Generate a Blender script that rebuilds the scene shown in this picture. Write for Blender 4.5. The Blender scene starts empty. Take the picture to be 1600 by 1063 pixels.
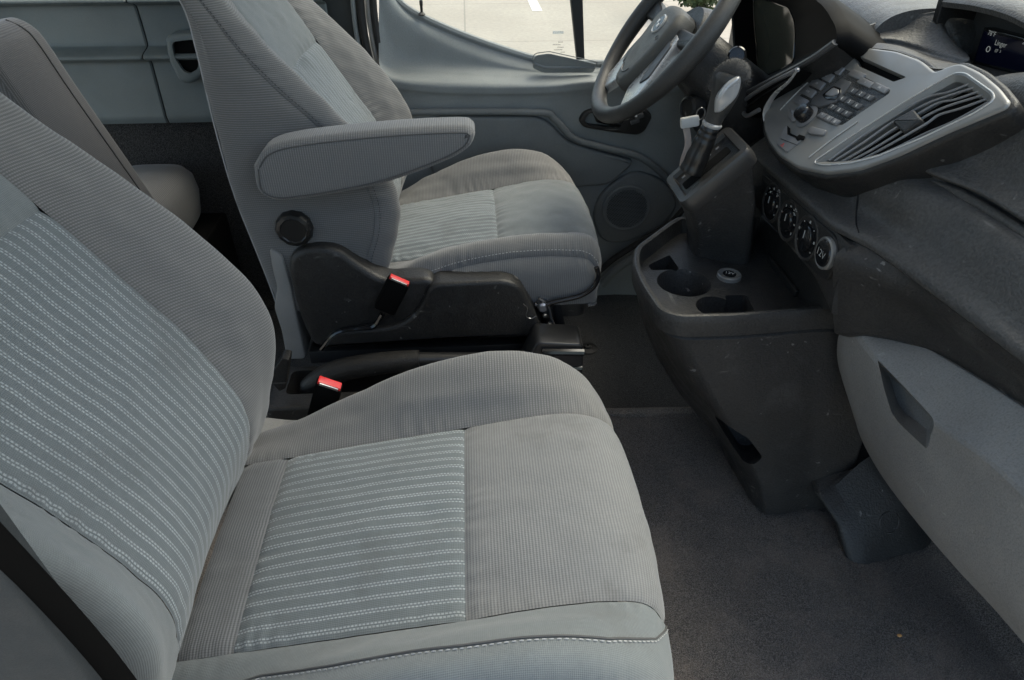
import bpy, bmesh, math, random
import numpy as np
from mathutils import Vector, Matrix
R_ = math.radians
random.seed(7); RNG = np.random.default_rng(7)
scene = bpy.context.scene
COL = scene.collection

# ------------------------------------------------------------------ camera, world, sun, exposure
CAM_LOC = (.027, -1.058, 1.158); CAM_YAW = -.062; CAM_PITCH = .628; CAM_F = 1046.0   # focal length in photo pixels (1600 wide)
cd = bpy.data.cameras.new('camera'); cam = bpy.data.objects.new('camera', cd); COL.objects.link(cam)
cam.location = CAM_LOC; cam.rotation_euler = (math.pi/2 - CAM_PITCH, 0, CAM_YAW)
cd.sensor_width = 36; cd.lens = CAM_F/1600*36; cd.clip_start = .02; cd.clip_end = 500
scene.camera = cam
SUN_EL, SUN_AZ = R_(58), R_(62)      # azimuth clockwise from +y; a soft, veiled sun high in front of the van
w = bpy.data.worlds.new('World'); scene.world = w; w.use_nodes = True
nt = w.node_tree; bg = nt.nodes['Background']; sk = nt.nodes.new('ShaderNodeTexSky'); sk.sky_type = 'NISHITA'
sk.sun_disc = False; sk.sun_elevation = SUN_EL; sk.sun_rotation = SUN_AZ; sk.air_density = 1.0; sk.dust_density = 4.0
nt.links.new(sk.outputs[0], bg.inputs[0]); bg.inputs[1].default_value = .15
sl = bpy.data.lights.new('sun', 'SUN'); sl.energy = .7; sl.angle = R_(35); sl.color = (1, .97, .94)
so = bpy.data.objects.new('sun', sl); COL.objects.link(so)
sd = Vector((math.sin(SUN_AZ)*math.cos(SUN_EL), math.cos(SUN_AZ)*math.cos(SUN_EL), math.sin(SUN_EL)))
so.rotation_euler = (-sd).to_track_quat('-Z', 'Y').to_euler(); so.location = sd*20
vs = scene.view_settings; vs.view_transform = 'Standard'; vs.look = 'None'; vs.gamma = 1; vs.exposure = 1.36
vs.use_white_balance = True; vs.white_balance_temperature = 6900; vs.white_balance_tint = 2
scene.render.engine = 'CYCLES'
scene.cycles.max_bounces = 6; scene.cycles.diffuse_bounces = 4; scene.cycles.transparent_max_bounces = 8

# ------------------------------------------------------------------ measuring: where a sight line meets a real plane
_cy, _sy, _cp, _sp = math.cos(CAM_YAW), math.sin(CAM_YAW), math.cos(CAM_PITCH), math.sin(CAM_PITCH)
_F = np.array([-_sy*_cp, _cy*_cp, -_sp]); _Rt = np.array([_cy, _sy, 0.]); _U = np.cross(_Rt, _F); _C = np.array(CAM_LOC)
def ray(px, py): return _F + (px-800)/CAM_F*_Rt - (py-531.5)/CAM_F*_U
def P(px, py, **k):
    a, v = list(k.items())[0]; i = 'xyz'.index(a); d = ray(px, py); return _C + d*(v-_C[i])/d[i]
def PP(pts, **k): return [P(a, b, **k) for a, b in pts]
def PL(px, py, p0, n):
    n = np.array(n, float); d = ray(px, py); return _C + d*((np.array(p0)-_C) @ n)/(d @ n)
def V3(*a): return np.array(a, float)
def unit(v): return v/np.linalg.norm(v)

# ------------------------------------------------------------------ materials
class NT:
    def __init__(s, name):
        s.m = bpy.data.materials.new(name); s.m.use_nodes = True; s.t = s.m.node_tree; s.b = s.t.nodes['Principled BSDF']
        s._c = {}
    def nd(s, typ): return s.t.nodes.new(typ)
    def link(s, v, sock):
        if isinstance(v, (int, float)): sock.default_value = v
        elif isinstance(v, (tuple, list)): sock.default_value = (*v, 1) if len(v) == 3 and sock.type == 'RGBA' else v
        else: s.t.links.new(v, sock)
    def m_(s, op, a, b=0., c=0.):
        n = s.nd('ShaderNodeMath'); n.operation = op
        for i, v in enumerate((a, b, c)): s.link(v, n.inputs[i])
        return n.outputs[0]
    def mix(s, f, a, b, typ='MIX'):
        n = s.nd('ShaderNodeMix'); n.data_type = 'RGBA'; n.blend_type = typ
        s.link(f, n.inputs[0]); s.link(a, n.inputs[6]); s.link(b, n.inputs[7]); return n.outputs[2]
    def co(s, kind='Object'):
        if kind not in s._c: s._c[kind] = s.nd('ShaderNodeTexCoord')
        return s._c[kind].outputs[kind]
    def uv(s):
        if 'xyz' not in s._c:
            n = s.nd('ShaderNodeSeparateXYZ'); s.t.links.new(s.co('UV'), n.inputs[0]); s._c['xyz'] = n
        return s._c['xyz'].outputs[0], s._c['xyz'].outputs[1]
    def noise(s, scale, detail=3, rough=.55, vec=None, stretch=None):
        n = s.nd('ShaderNodeTexNoise'); n.inputs['Scale'].default_value = scale; n.inputs['Detail'].default_value = detail; n.inputs['Roughness'].default_value = rough
        v = vec if vec is not None else s.co('Object')
        if stretch:
            mp = s.nd('ShaderNodeMapping'); mp.inputs['Scale'].default_value = stretch[0]; mp.inputs['Rotation'].default_value = stretch[1]
            s.t.links.new(v, mp.inputs[0]); v = mp.outputs[0]
        s.t.links.new(v, n.inputs['Vector']); return n.outputs[0]
    def vor(s, scale, vec=None, feat='F1'):
        n = s.nd('ShaderNodeTexVoronoi'); n.feature = feat; n.inputs['Scale'].default_value = scale
        s.t.links.new(vec if vec is not None else s.co('Object'), n.inputs['Vector']); return n
    def ramp(s, v, lo, hi, a=0., b=1.):
        n = s.nd('ShaderNodeMapRange'); n.interpolation_type = 'SMOOTHSTEP'
        s.link(v, n.inputs[0]); n.inputs[1].default_value = lo; n.inputs[2].default_value = hi; n.inputs[3].default_value = a; n.inputs[4].default_value = b
        return n.outputs[0]
    def bump(s, h, strength=.3, dist=.001):
        n = s.nd('ShaderNodeBump'); n.inputs['Strength'].default_value = strength; n.inputs['Distance'].default_value = dist
        s.t.links.new(h, n.inputs['Height'])
        if 'lastb' in s._c: s.t.links.new(s._c['lastb'], n.inputs['Normal'])
        s._c['lastb'] = n.outputs[0]; s.t.links.new(n.outputs[0], s.b.inputs['Normal'])
    def set(s, **k):
        for a, v in k.items(): s.link(v, s.b.inputs[a.replace('_', ' ')])
        return s
MAT = {}
def plastic(name, col, rough=.5, grain=900, gstr=.35, scuff=0., dust=0., spec=.4, metal=0.):
    n = NT(name); big = n.noise(6, 3); c = n.mix(n.ramp(big, .3, .7), tuple(x*.9 for x in col), tuple(min(1, x*1.1) for x in col))
    if dust:
        d = n.m_('MULTIPLY', n.ramp(n.noise(14, 5, .65), .52, .75), dust); c = n.mix(d, c, (.34, .33, .31))
    rr = n.ramp(n.noise(30, 4), .3, .7, rough-.06, rough+.07)
    if scuff:
        s1 = n.ramp(n.noise(60, 2, .5, stretch=((1, .12, 1), (.3, .5, .8))), .69, .74)
        s2 = n.ramp(n.noise(75, 2, .5, stretch=((.12, 1, 1), (.9, .2, .4))), .70, .75)
        gate = n.ramp(n.noise(9, 2), .45, .6)
        s = n.m_('MULTIPLY', n.m_('MULTIPLY', n.m_('MAXIMUM', s1, s2), gate), scuff)
        spk = n.vor(120); sp = n.m_('MULTIPLY', n.m_('LESS_THAN', spk.outputs['Distance'], .055), n.m_('MULTIPLY', n.ramp(n.noise(20, 2), .5, .62), scuff))
        s = n.m_('MAXIMUM', s, sp)
        c = n.mix(s, c, (.42, .41, .39))
    n.set(Base_Color=c, Roughness=rr, Specular_IOR_Level=spec, Metallic=metal)
    if grain:
        gr_ = n.noise(grain, 3, .6); n.bump(gr_, gstr, .0016)
        n.set(Base_Color=n.mix(n.ramp(gr_, .38, .72, 0, .55*min(1, gstr)), n.mix(n.ramp(gr_, .5, .3, 0, .4), c, tuple(x*.6 for x in col)), tuple(min(1, x*1.5+.008) for x in col)))  # relief shading put into the colour: grain pits darker, tops lighter
    MAT[name] = n.m; return n
def fabric(name, kind, base, alt, stain=.0):
    n = NT(name); u, v = n.uv(); S = lambda x, p: n.m_('SINE', n.m_('MULTIPLY', x, 2*math.pi/p))
    mott = n.noise(10, 4, .6); fine = n.noise(1400, 2)
    if kind == 'rib':        # fine cords crossing the bolster, broken by a pick pattern
        a = n.m_('MULTIPLY_ADD', S(u, .0042), .5, .5); b = n.m_('MULTIPLY_ADD', S(v, .0031), .5, .5)
        h = n.m_('MULTIPLY_ADD', n.m_('MULTIPLY', a, b), .55, n.m_('MULTIPLY', a, .45))
    elif kind == 'cord':     # plain ribbed panel
        a = n.m_('MULTIPLY_ADD', S(u, .0039), .5, .5); b = n.m_('MULTIPLY_ADD', S(v, .0026), .5, .5)
        h = n.m_('MULTIPLY_ADD', a, .75, n.m_('MULTIPLY', b, .25))
    else:
        a = n.m_('MULTIPLY_ADD', S(u, .0021), .5, .5); b = n.m_('MULTIPLY_ADD', S(v, .0021), .5, .5)
        h = n.m_('MULTIPLY_ADD', a, .5, n.m_('MULTIPLY', b, .5))
    hh = n.m_('MULTIPLY_ADD', fine, .35, n.m_('MULTIPLY', h, .75))
    c = n.mix(n.ramp(hh, .2, .85), alt, base)
    if kind == 'stripe':     # pairs of pale dashes in rows
        pit = .0158
        f = n.m_('FRACT', n.m_('DIVIDE', v, pit)); d = n.m_('ABSOLUTE', n.m_('SUBTRACT', f, .5))
        row = n.m_('MULTIPLY', n.ramp(d, .035, .065), n.m_('SUBTRACT', 1., n.ramp(d, .15, .19)))
        sgn = n.m_('MULTIPLY', n.m_('GREATER_THAN', f, .5), .0022)
        dash = n.ramp(n.m_('SINE', n.m_('MULTIPLY', n.m_('ADD', u, sgn), 2*math.pi/.0046)), -.7, .1, .25, 1.)
        dd = n.m_('MULTIPLY', row, dash); c = n.mix(n.m_('MULTIPLY', dd, .75), c, (.43, .47, .485)); hh = n.m_('MULTIPLY_ADD', dd, .8, hh)
    c = n.mix(n.ramp(mott, .3, .75, 0, .3), c, tuple(x*.7 for x in base)); c = n.mix(n.ramp(n.noise(170, 3, .7), .35, .7, 0, .22), c, tuple(x*.6 for x in base))
    lv_ = n.vor(70); c = n.mix(n.m_('MULTIPLY', n.m_('LESS_THAN', lv_.outputs['Distance'], .035), n.m_('MULTIPLY', n.m_('GREATER_THAN', n.noise(11, 2), .58), .6)), c, (.5, .5, .49))
    if stain:
        st = n.m_('MULTIPLY', n.ramp(n.noise(8, 5, .65), .55, .68), n.m_('MULTIPLY', n.ramp(n.noise(38, 3), .35, .6, .4, 1.), stain*.6)); c = n.mix(st, c, (.085, .083, .08))
    n.set(Base_Color=c, Roughness=.92, Specular_IOR_Level=.15, Sheen_Weight=.25, Sheen_Roughness=.5)
    n.bump(n.noise(45, 3), .12, .004); n.bump(hh, .5, .0008)
    MAT[name] = n.m
def carpet(name, a, b, warm=None):
    n = NT(name); f = n.noise(420, 4, .75); g = n.noise(9, 4, .6); c = n.mix(n.ramp(f, .40, .62), a, b)
    if warm: c = n.mix(n.ramp(g, .42, .7, 0, .75), c, n.mix(n.ramp(f, .35, .68), tuple(x*.6 for x in warm), warm))
    v = n.vor(55); lint = n.m_('MULTIPLY', n.m_('LESS_THAN', v.outputs['Distance'], .05), n.m_('GREATER_THAN', n.noise(13, 2), .56))
    c = n.mix(n.m_('MULTIPLY', lint, .6), c, (.4, .38, .35))
    n.set(Base_Color=c, Roughness=1., Specular_IOR_Level=.05, Sheen_Weight=.2)
    n.bump(n.noise(420, 4, .7), 1., .004); MAT[name] = n.m
def plain(name, col, rough=.5, metal=0., spec=.5, **k):
    n = NT(name); n.set(Base_Color=col, Roughness=rough, Metallic=metal, Specular_IOR_Level=spec, **k); MAT[name] = n.m
fabric('cloth_grey', 'rib', (.235, .234, .231), (.13, .1295, .128))
fabric('cloth_cord', 'cord', (.225, .229, .231), (.150, .153, .155), .5)
fabric('cloth_plain', 'plain', (.182, .201, .207), (.139, .154, .159), .45)
fabric('cloth_dark', 'cord', (.19, .195, .20), (.085, .088, .092), .3)
fabric('cloth_stripe', 'stripe', (.165, .186, .196), (.124, .141, .150), .45)
fabric('cloth_side', 'rib', (.20, .199, .197), (.11, .1095, .108))
plastic('black_plastic', (.019, .0184, .0178), .42, 300, .7, scuff=.35, dust=.05)
plastic('console_plastic', (.034, .0326, .0315), .42, 260, .9, scuff=.5, dust=.10)
plastic('dash_pad', (.062, .0606, .059), .46, 230, 1., dust=.10, scuff=.25)
plastic('glove_grey', (.25, .244, .235), .5, 350, .45, scuff=.6, dust=.04)
plastic('door_grey', (.235, .255, .258), .55, 700, .4)
plastic('door_dark', (.155, .168, .17), .6, 700, .4)
plastic('wall_grey', (.17, .20, .205), .42, 900, .2)
plastic('shell_grey', (.24, .235, .225), .6, 700, .3)
plastic('silver', (.22, .217, .208), .34, 0, 0, spec=.6, metal=.25)
plastic('bright_silver', (.46, .46, .455), .28, 0, 0, metal=.35)
plastic('button_dark', (.07, .072, .076), .42, 0, 0)
plastic('button_grey', (.21, .21, .215), .4, 0, 0, metal=.3)
plastic('leather', (.04, .039, .037), .42, 500, .5, dust=.05)
plain('gloss_black', (.012, .012, .013), .12); plain('void_black', (.006, .006, .006), .8, spec=.1)
plain('rubber', (.02, .02, .02), .7); plain('metal', (.45, .45, .46), .3, 1.); plain('dark_metal', (.05, .05, .052), .35, .6)
plain('red_plastic', (.72, .035, .035), .3); plain('print', (.75, .75, .74), .5); plain('red_print', (.6, .05, .05), .5)
plain('seam_dark', (.02, .02, .021), .9, spec=.1); plain('thread', (.42, .42, .42), .8, spec=.1); plain('thread_dark', (.06, .06, .065), .9, spec=.1)
plain('white_plastic', (.72, .7, .66), .4); plain('beige_strap', (.55, .46, .40), .8, spec=.1); plain('webbing', (.003, .003, .003), .8, spec=.08)
plain('headliner', (.66, .65, .63), .95, spec=.1); plain('crumb_orange', (.65, .33, .12), .8)
plain('badge_blue', (.02, .03, .05), .25)
carpet('carpet_front', (.066, .057, .050), (.275, .240, .212), (.33, .27, .225)); carpet('carpet_rear', (.020, .0195, .019), (.105, .102, .099))
n = NT('screen_glow'); n.set(Base_Color=(.004, .004, .006), Roughness=.1, Emission_Color=(.02, .04, .3), Emission_Strength=.004); MAT['screen'] = n.m
n = NT('screen_text'); n.set(Base_Color=(.0, .0, .0), Emission_Color=(.75, .8, .85), Emission_Strength=.09); MAT['screen_text'] = n.m
n = NT('lens'); n.set(Base_Color=(.055, .055, .042), Roughness=.08, Specular_IOR_Level=.6); MAT['lens'] = n.m  # olive base colour stands for the outdoors reflected in the clear lens
n = NT('window_glass'); n.t.nodes.remove(n.b); gl = n.nd('ShaderNodeBsdfGlossy'); gl.inputs['Roughness'].default_value = .0
tr = n.nd('ShaderNodeBsdfTransparent'); tr.inputs[0].default_value = (.9, .93, .91, 1); mx = n.nd('ShaderNodeMixShader'); fr = n.nd('ShaderNodeFresnel'); fr.inputs[0].default_value = 1.45
n.t.links.new(fr.outputs[0], mx.inputs[0]); n.t.links.new(tr.outputs[0], mx.inputs[1]); n.t.links.new(gl.outputs[0], mx.inputs[2]); n.t.links.new(mx.outputs[0], n.t.nodes['Material Output'].inputs[0]); MAT['glass'] = n.m
n = NT('concrete'); c = n.mix(n.ramp(n.noise(.6, 5, .6), .3, .7), (.36, .322, .265), (.42, .38, .315)); c = n.mix(n.ramp(n.noise(18, 5, .7), .3, .7, 0, .5), c, (.24, .228, .21)); bk_ = n.nd('ShaderNodeTexBrick'); bk_.inputs['Scale'].default_value = 1.; bk_.inputs['Mortar Size'].default_value = .012; bk_.inputs['Brick Width'].default_value = 3.1; bk_.inputs['Row Height'].default_value = 2.6; bk_.offset = 0.; n.t.links.new(n.co('Object'), bk_.inputs['Vector']); c = n.mix(n.m_('MULTIPLY', bk_.outputs['Fac'], .45), c, (.13, .12, .11)); n.set(Base_Color=c, Roughness=.9); MAT['concrete'] = n.m
n = NT('line_paint'); n.set(Base_Color=n.mix(n.ramp(n.noise(9, 4), .4, .7), (.62, .61, .58), (.52, .51, .48)), Roughness=.8); MAT['line_paint'] = n.m
n = NT('leaf'); n.set(Base_Color=n.mix(n.noise(7, 2), (.06, .085, .03), (.12, .15, .06)), Roughness=.6); MAT['leaf'] = n.m
plain('bark', (.09, .07, .05), .9)
n = NT('fur'); n.set(Base_Color=n.mix(n.noise(900, 3), (.015, .015, .015), (.16, .155, .15)), Roughness=1.); n.bump(n.noise(500, 4, .8), 1., .004); MAT['fur'] = n.m

for _nm, _cl in (('sticker_blue', (.40, .58, .66)), ('sticker_grey', (.40, .38, .34))):   # thin print, mostly see-through
    n = NT(_nm); n.set(Base_Color=_cl, Roughness=.6, Alpha=.3); MAT[_nm] = n.m
plastic('pillar_dark', (.035, .04, .041), .6, 900, .3); plastic('hub_grey', (.075, .073, .066), .5, 900, .35)
plastic('display_well', (.055, .055, .056), .7, 500, .5); plastic('ledge_grey', (.07, .07, .072), .45, 0, 0); plastic('frame_grey', (.04, .038, .036), .35, 0, 0)
plain('slat_grey', (.30, .30, .305), .35)
plastic('near_grey', (.035, .04, .043), .6, 900, .3)
plain('thread_mid', (.10, .10, .10), .9, spec=.1)
plain('hood_black', (.006, .006, .0063), .6, spec=.06); plain('knob_black', (.012, .012, .012), .35)
plain('dim_print', (.42, .42, .41), .5)
plain('metal_dull', (.16, .16, .165), .45, .7)
plain('boot_black', (.012, .012, .012), .3, spec=.5)

# ------------------------------------------------------------------ geometry generators: each returns (verts, faces)
def crv(p, t):
    """Catmull-Rom through p at parameters t"""
    p = np.asarray(p, float); n = len(p); t = np.clip(np.asarray(t, float), 0, n-1-1e-9); i = t.astype(int); f = (t-i)
    g = lambda k: np.where(((i+k) < 0).reshape(-1, *[1]*(p.ndim-1)), 2*p[0]-p[min(1, n-1)], np.where(((i+k) > n-1).reshape(-1, *[1]*(p.ndim-1)), 2*p[-1]-p[max(0, n-2)], p[np.clip(i+k, 0, n-1)]))
    a, b, c, d = g(-1), g(0), g(1), g(2); f = f.reshape(-1, *[1]*(p.ndim-1))
    return .5*((2*b)+(c-a)*f+(2*a-5*b+4*c-d)*f*f+(3*b-a-3*c+d)*f**3)
def smooth(p, n): return crv(p, np.linspace(0, len(p)-1, n))
def evalnet(net, us, vs_):
    a = crv(np.asarray(net, float), us); return np.swapaxes(crv(np.swapaxes(a, 0, 1), vs_), 0, 1)
def gridfaces(nu, nv, flip=False):
    f = []
    for i in range(nu-1):
        for j in range(nv-1):
            q = (i*nv+j, (i+1)*nv+j, (i+1)*nv+j+1, i*nv+j+1); f.append(q[::-1] if flip else q)
    return f
def inset(p, n, d):
    """offset a planar polygon inwards by d"""
    p = np.asarray(p); m = len(p); out = []
    e = [unit(p[(i+1) % m]-p[i]) if np.linalg.norm(p[(i+1) % m]-p[i]) > 1e-9 else None for i in range(m)]
    for i in range(m):
        if e[i] is None: e[i] = e[i-1]
    for i in range(m):
        n1 = np.cross(n, e[i-1]); n2 = np.cross(n, e[i]); k = 1+n1@n2
        out.append(p[i]+d*(n1+n2)/max(k, .35))
    return np.array(out)
def newell(p):
    p = np.asarray(p); return unit(sum(np.cross(p[i], p[(i+1) % len(p)]) for i in range(len(p))))
def g_prism(p, n, depth, bev=.003, seg=3, back_bev=False):
    """planar outline p, its front facing n, depth behind it, rounded front edge"""
    p = np.asarray(p, float); n = unit(np.asarray(n, float))
    if newell(p)@n < 0: p = p[::-1]
    m = len(p); rings = []
    if back_bev:
        for k in range(seg+1):
            a = k/seg*math.pi/2; rings.append(inset(p, n, bev*(1-math.sin(a)))-n*(depth-bev*(1-math.cos(a))))
    else: rings.append(p-n*depth)
    for k in range(seg+1):
        a = k/seg*math.pi/2; rings.append(inset(p, n, bev*(1-math.cos(a)))-n*bev*(1-math.sin(a)))
    return g_loft(rings, True, True)
def g_loft(rings, c0=False, c1=False, closed=True):
    m = len(rings[0]); v = np.concatenate(rings); f = []
    for k in range(len(rings)-1):
        for i in range(m if closed else m-1):
            j = (i+1) % m; f.append((k*m+i, k*m+j, (k+1)*m+j, (k+1)*m+i))
    if c0: f.append(tuple(range(m))[::-1])
    if c1: f.append(tuple((len(rings)-1)*m+i for i in range(m)))
    return v, f
def rnd(p, r, n=4):
    p = [np.asarray(q, float) for q in p]; m = len(p); out = []
    rr = r if isinstance(r, (list, tuple)) else [r]*m
    for i in range(m):
        a, b, c = p[i-1], p[i], p[(i+1) % m]; la, lc = np.linalg.norm(a-b), np.linalg.norm(c-b)
        d = min(rr[i], la*.48, lc*.48); s, e = b+(a-b)/la*d, b+(c-b)/lc*d
        for k in range(n+1):
            t = k/n; out.append((1-t)**2*s+2*t*(1-t)*b+t*t*e)
    return np.array(out)
def g_tube(path, r, seg=10, caps=True, flat=1., upv=None):
    path = np.asarray(path, float); m = len(path); r = np.broadcast_to(np.asarray(r, float), (m,)); rings = []
    T = np.gradient(path, axis=0); up = np.asarray(upv if upv is not None else (0, 0, 1.), float)
    for i in range(m):
        t = unit(T[i]); a = up-t*(up@t)
        if np.linalg.norm(a) < 1e-3: a = np.array((1., 0, 0))-t*t[0]
        a = unit(a); b = np.cross(t, a)
        if upv is None: up = a
        th = np.arange(seg)/seg*2*math.pi
        rings.append(path[i]+r[i]*(np.cos(th)[:, None]*a*flat+np.sin(th)[:, None]*b))
    return g_loft(rings, caps, caps)
def g_lathe(prof, o, axis, seg=32, squash=None):
    ax = unit(np.asarray(axis, float)); a = np.cross(ax, (0, 0, 1.)) if abs(ax[2]) < .9 else np.cross(ax, (1., 0, 0)); a = unit(a); b = np.cross(ax, a)
    th = np.arange(seg)/seg*2*math.pi; rings = []
    for k, (r, h) in enumerate(prof):
        rm = r*(squash(th) if squash else np.ones(seg)); rings.append(np.asarray(o)+ax*h+(rm*np.cos(th))[:, None]*a+(rm*np.sin(th))[:, None]*b)
    return g_loft(rings, prof[0][0] > 1e-6, prof[-1][0] > 1e-6)
def g_box(c, ax, ay, az, bev=.002):
    """box from centre and three half-axis vectors; az is the face that is rounded"""
    c, ax, ay, az = map(lambda q: np.asarray(q, float), (c, ax, ay, az))
    p = [c+az+sx*ax+sy*ay for sx, sy in ((1, 1), (-1, 1), (-1, -1), (1, -1))]
    return g_prism(rnd(p, bev*1.5, 2), az, 2*np.linalg.norm(az), bev, 2)
def g_text(s, size, o, xd, yd, extr=.0003):
    c = bpy.data.curves.new('t', 'FONT'); c.body = s; c.size = size; c.align_x = 'CENTER'; c.align_y = 'CENTER'; c.resolution_u = 2
    ob = bpy.data.objects.new('t', c); COL.objects.link(ob); bpy.context.view_layer.update()
    me = bpy.data.meshes.new_from_object(ob.evaluated_get(bpy.context.evaluated_depsgraph_get()))
    xd, yd = unit(np.asarray(xd, float)), unit(np.asarray(yd, float)); zd = np.cross(xd, yd)
    v = np.array([np.asarray(o)+xd*q.co.x+yd*q.co.y+zd*extr for q in me.vertices]); f = [tuple(p.vertices) for p in me.polygons]
    bpy.data.objects.remove(ob); bpy.data.curves.remove(c); bpy.data.meshes.remove(me)
    return v, f

# ------------------------------------------------------------------ objects
class MB:
    def __init__(s): s.v = []; s.f = []; s.mi = []; s.mats = []; s.uv = []; s.n = 0; s.has_uv = False
    def add(s, g, mat, uv=None):
        v, f = g; v = np.asarray(v, float)
        if mat not in s.mats: s.mats.append(mat)
        k = s.mats.index(mat); s.v.append(v); s.f += [tuple(i+s.n for i in q) for q in f]; s.mi += [k]*len(f); s.n += len(v)
        s.uv.append(np.asarray(uv, float) if uv is not None else np.zeros((len(v), 2))); s.has_uv |= uv is not None
        return s
    def build(s, name, parent=None, angle=38, flat=False):
        v = np.concatenate(s.v); lo, hi = v.min(0), v.max(0); c = (lo+hi)/2
        me = bpy.data.meshes.new(name); me.from_pydata([tuple(q) for q in v-c], [], s.f)
        for m in s.mats: me.materials.append(MAT[m])
        me.polygons.foreach_set('material_index', s.mi)
        if s.has_uv:
            ul = me.uv_layers.new(name='UVMap'); uv = np.concatenate(s.uv); li = np.zeros(len(me.loops), int); me.loops.foreach_get('vertex_index', li)
            ul.data.foreach_set('uv', uv[li].ravel())
        me.polygons.foreach_set('use_smooth', [not flat]*len(me.polygons)); me.validate(); me.update()
        if not flat: me.set_sharp_from_angle(angle=R_(angle))
        o = bpy.data.objects.new(name, me); COL.objects.link(o); place(o, c, parent); return o
WL = {}
def place(o, c, parent):
    c = np.asarray(c, float); WL[o.name] = c
    if parent is not None: o.parent = parent; c = c-WL[parent.name]
    o.location = c
def mk(name, g, mat, parent=None, uv=None, **k): return MB().add(g, mat, uv).build(name, parent, **k)
def hit(o, px, py):
    from mathutils.bvhtree import BVHTree
    c = Vector(WL[o.name]); t = BVHTree.FromPolygons([v.co+c for v in o.data.vertices], [tuple(p.vertices) for p in o.data.polygons])
    a, n, *_ = t.ray_cast(Vector(_C), Vector(unit(ray(px, py)))); return (np.array(a), np.array(n)) if a is not None else (None, None)
def thing(name, label, cat, loc, group=None):
    o = bpy.data.objects.new(name, None); COL.objects.link(o); o.empty_display_size = .05; place(o, loc, None)
    o['label'] = label; o['category'] = cat
    if group: o['group'] = group
    return o
def tag(o, label=None, cat=None, group=None, kind=None):
    if label: o['label'] = label
    if cat: o['category'] = cat
    if group: o['group'] = group
    if kind: o['kind'] = kind
    return o
def cut(o, g):
    """carve a closed shape g (world coordinates) out of object o"""
    mb = MB().add(g, 'void_black'); c = mb.build('cutter_shape', None)
    md = o.modifiers.new('b', 'BOOLEAN'); md.object = c; md.operation = 'DIFFERENCE'; md.solver = 'EXACT'
    for mode in ('EXACT', 'SELF', 'FAST'):
        md.solver = 'FAST' if mode == 'FAST' else 'EXACT'; md.use_self = mode == 'SELF'
        bpy.context.view_layer.update(); dg = bpy.context.evaluated_depsgraph_get()
        me = bpy.data.meshes.new_from_object(o.evaluated_get(dg))
        if len(me.polygons) > len(o.data.polygons)*.6: break
        print('cut retry', o.name, mode, len(me.polygons), len(o.data.polygons))
    o.modifiers.clear(); old = o.data; nm = old.name; o.data = me; bpy.data.meshes.remove(old); me.name = nm
    me.set_sharp_from_angle(angle=R_(35)); cm = c.data; bpy.data.objects.remove(c); bpy.data.meshes.remove(cm)
_WK = np.random.default_rng(11); _WK = [(unit(_WK.normal(size=3))*2*math.pi/_WK.uniform(.035, .16), _WK.uniform(0, 6.28), _WK.uniform(.5, 1)) for _ in range(22)]
def wrinkle(p):
    s = sum(a*np.sin(p@k+ph) for k, ph, a in _WK)/5.; return s*np.abs(s)**.4
def patch(net, u0, u1, v0, v1, nu, nv, dip=0., edges='udlr', sw=.009, flip=False, puff=0., wr=0.):
    """a sewn panel: part of a smooth control net, pinched in along its seams; returns geometry and uv in metres"""
    us, vv = np.linspace(u0, u1, nu), np.linspace(v0, v1, nv); g = evalnet(net, us, vv)
    du = np.gradient(g, axis=0); dv = np.gradient(g, axis=1); nn = np.cross(du, dv); nn /= np.linalg.norm(nn, axis=2, keepdims=True)+1e-12
    if flip: nn = -nn
    lu = np.concatenate([np.zeros((1, nv)), np.cumsum(np.linalg.norm(np.diff(g, axis=0), axis=2), axis=0)]); lv = np.concatenate([np.zeros((nu, 1)), np.cumsum(np.linalg.norm(np.diff(g, axis=1), axis=2), axis=1)], axis=1)
    off = np.zeros((nu, nv)); E = lambda d: np.exp(-d/sw)
    if 'd' in edges: off -= dip*E(lu)
    if 'u' in edges: off -= dip*E(lu[-1:]-lu)
    if 'l' in edges: off -= dip*E(lv)
    if 'r' in edges: off -= dip*E(lv[:, -1:]-lv)
    if puff:
        a = np.sin(np.pi*np.linspace(0, 1, nu))[:, None]*np.sin(np.pi*np.linspace(0, 1, nv))[None]; off += puff*a**.7
    if wr:
        off += wr*wrinkle(g); pk = .0016*wr/.0012
        for e, d, al in (('d', lu, lv), ('u', lu[-1:]-lu, lv), ('l', lv, lu), ('r', lv[:, -1:]-lv, lu)):
            if e in edges: off += pk*np.exp(-d/.016)*(1-np.exp(-d/.003))*np.sin(al*2*math.pi/.021+3*np.sin(al*37)+2*np.sin(al*11+1))*(.5+.5*np.sin(al*23+ord(e)))
    g2 = g+nn*off[..., None]
    uvm = np.stack(np.broadcast_arrays(lu[:, nv//2][:, None], lv[nu//2][None]), -1).reshape(-1, 2)
    return (g2.reshape(-1, 3), gridfaces(nu, nv, flip)), uvm, g2
def stitches(path, mat, name, parent, step=.0075, ln=.0046, r=.0008, nrm=None):
    path = np.asarray(path); L = np.concatenate([[0], np.cumsum(np.linalg.norm(np.diff(path, axis=0), axis=1))]); mb = MB()
    at = lambda s: np.array([np.interp(s, L, path[:, i]) for i in range(3)])
    s = 0
    while s+ln < L[-1]:
        mb.add(g_tube([at(s), at(s+ln*.5), at(s+ln)], [r*.6, r, r*.6], 5), mat); s += step
    o = mb.build(name, parent); o['kind'] = 'stuff'; return o

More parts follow.
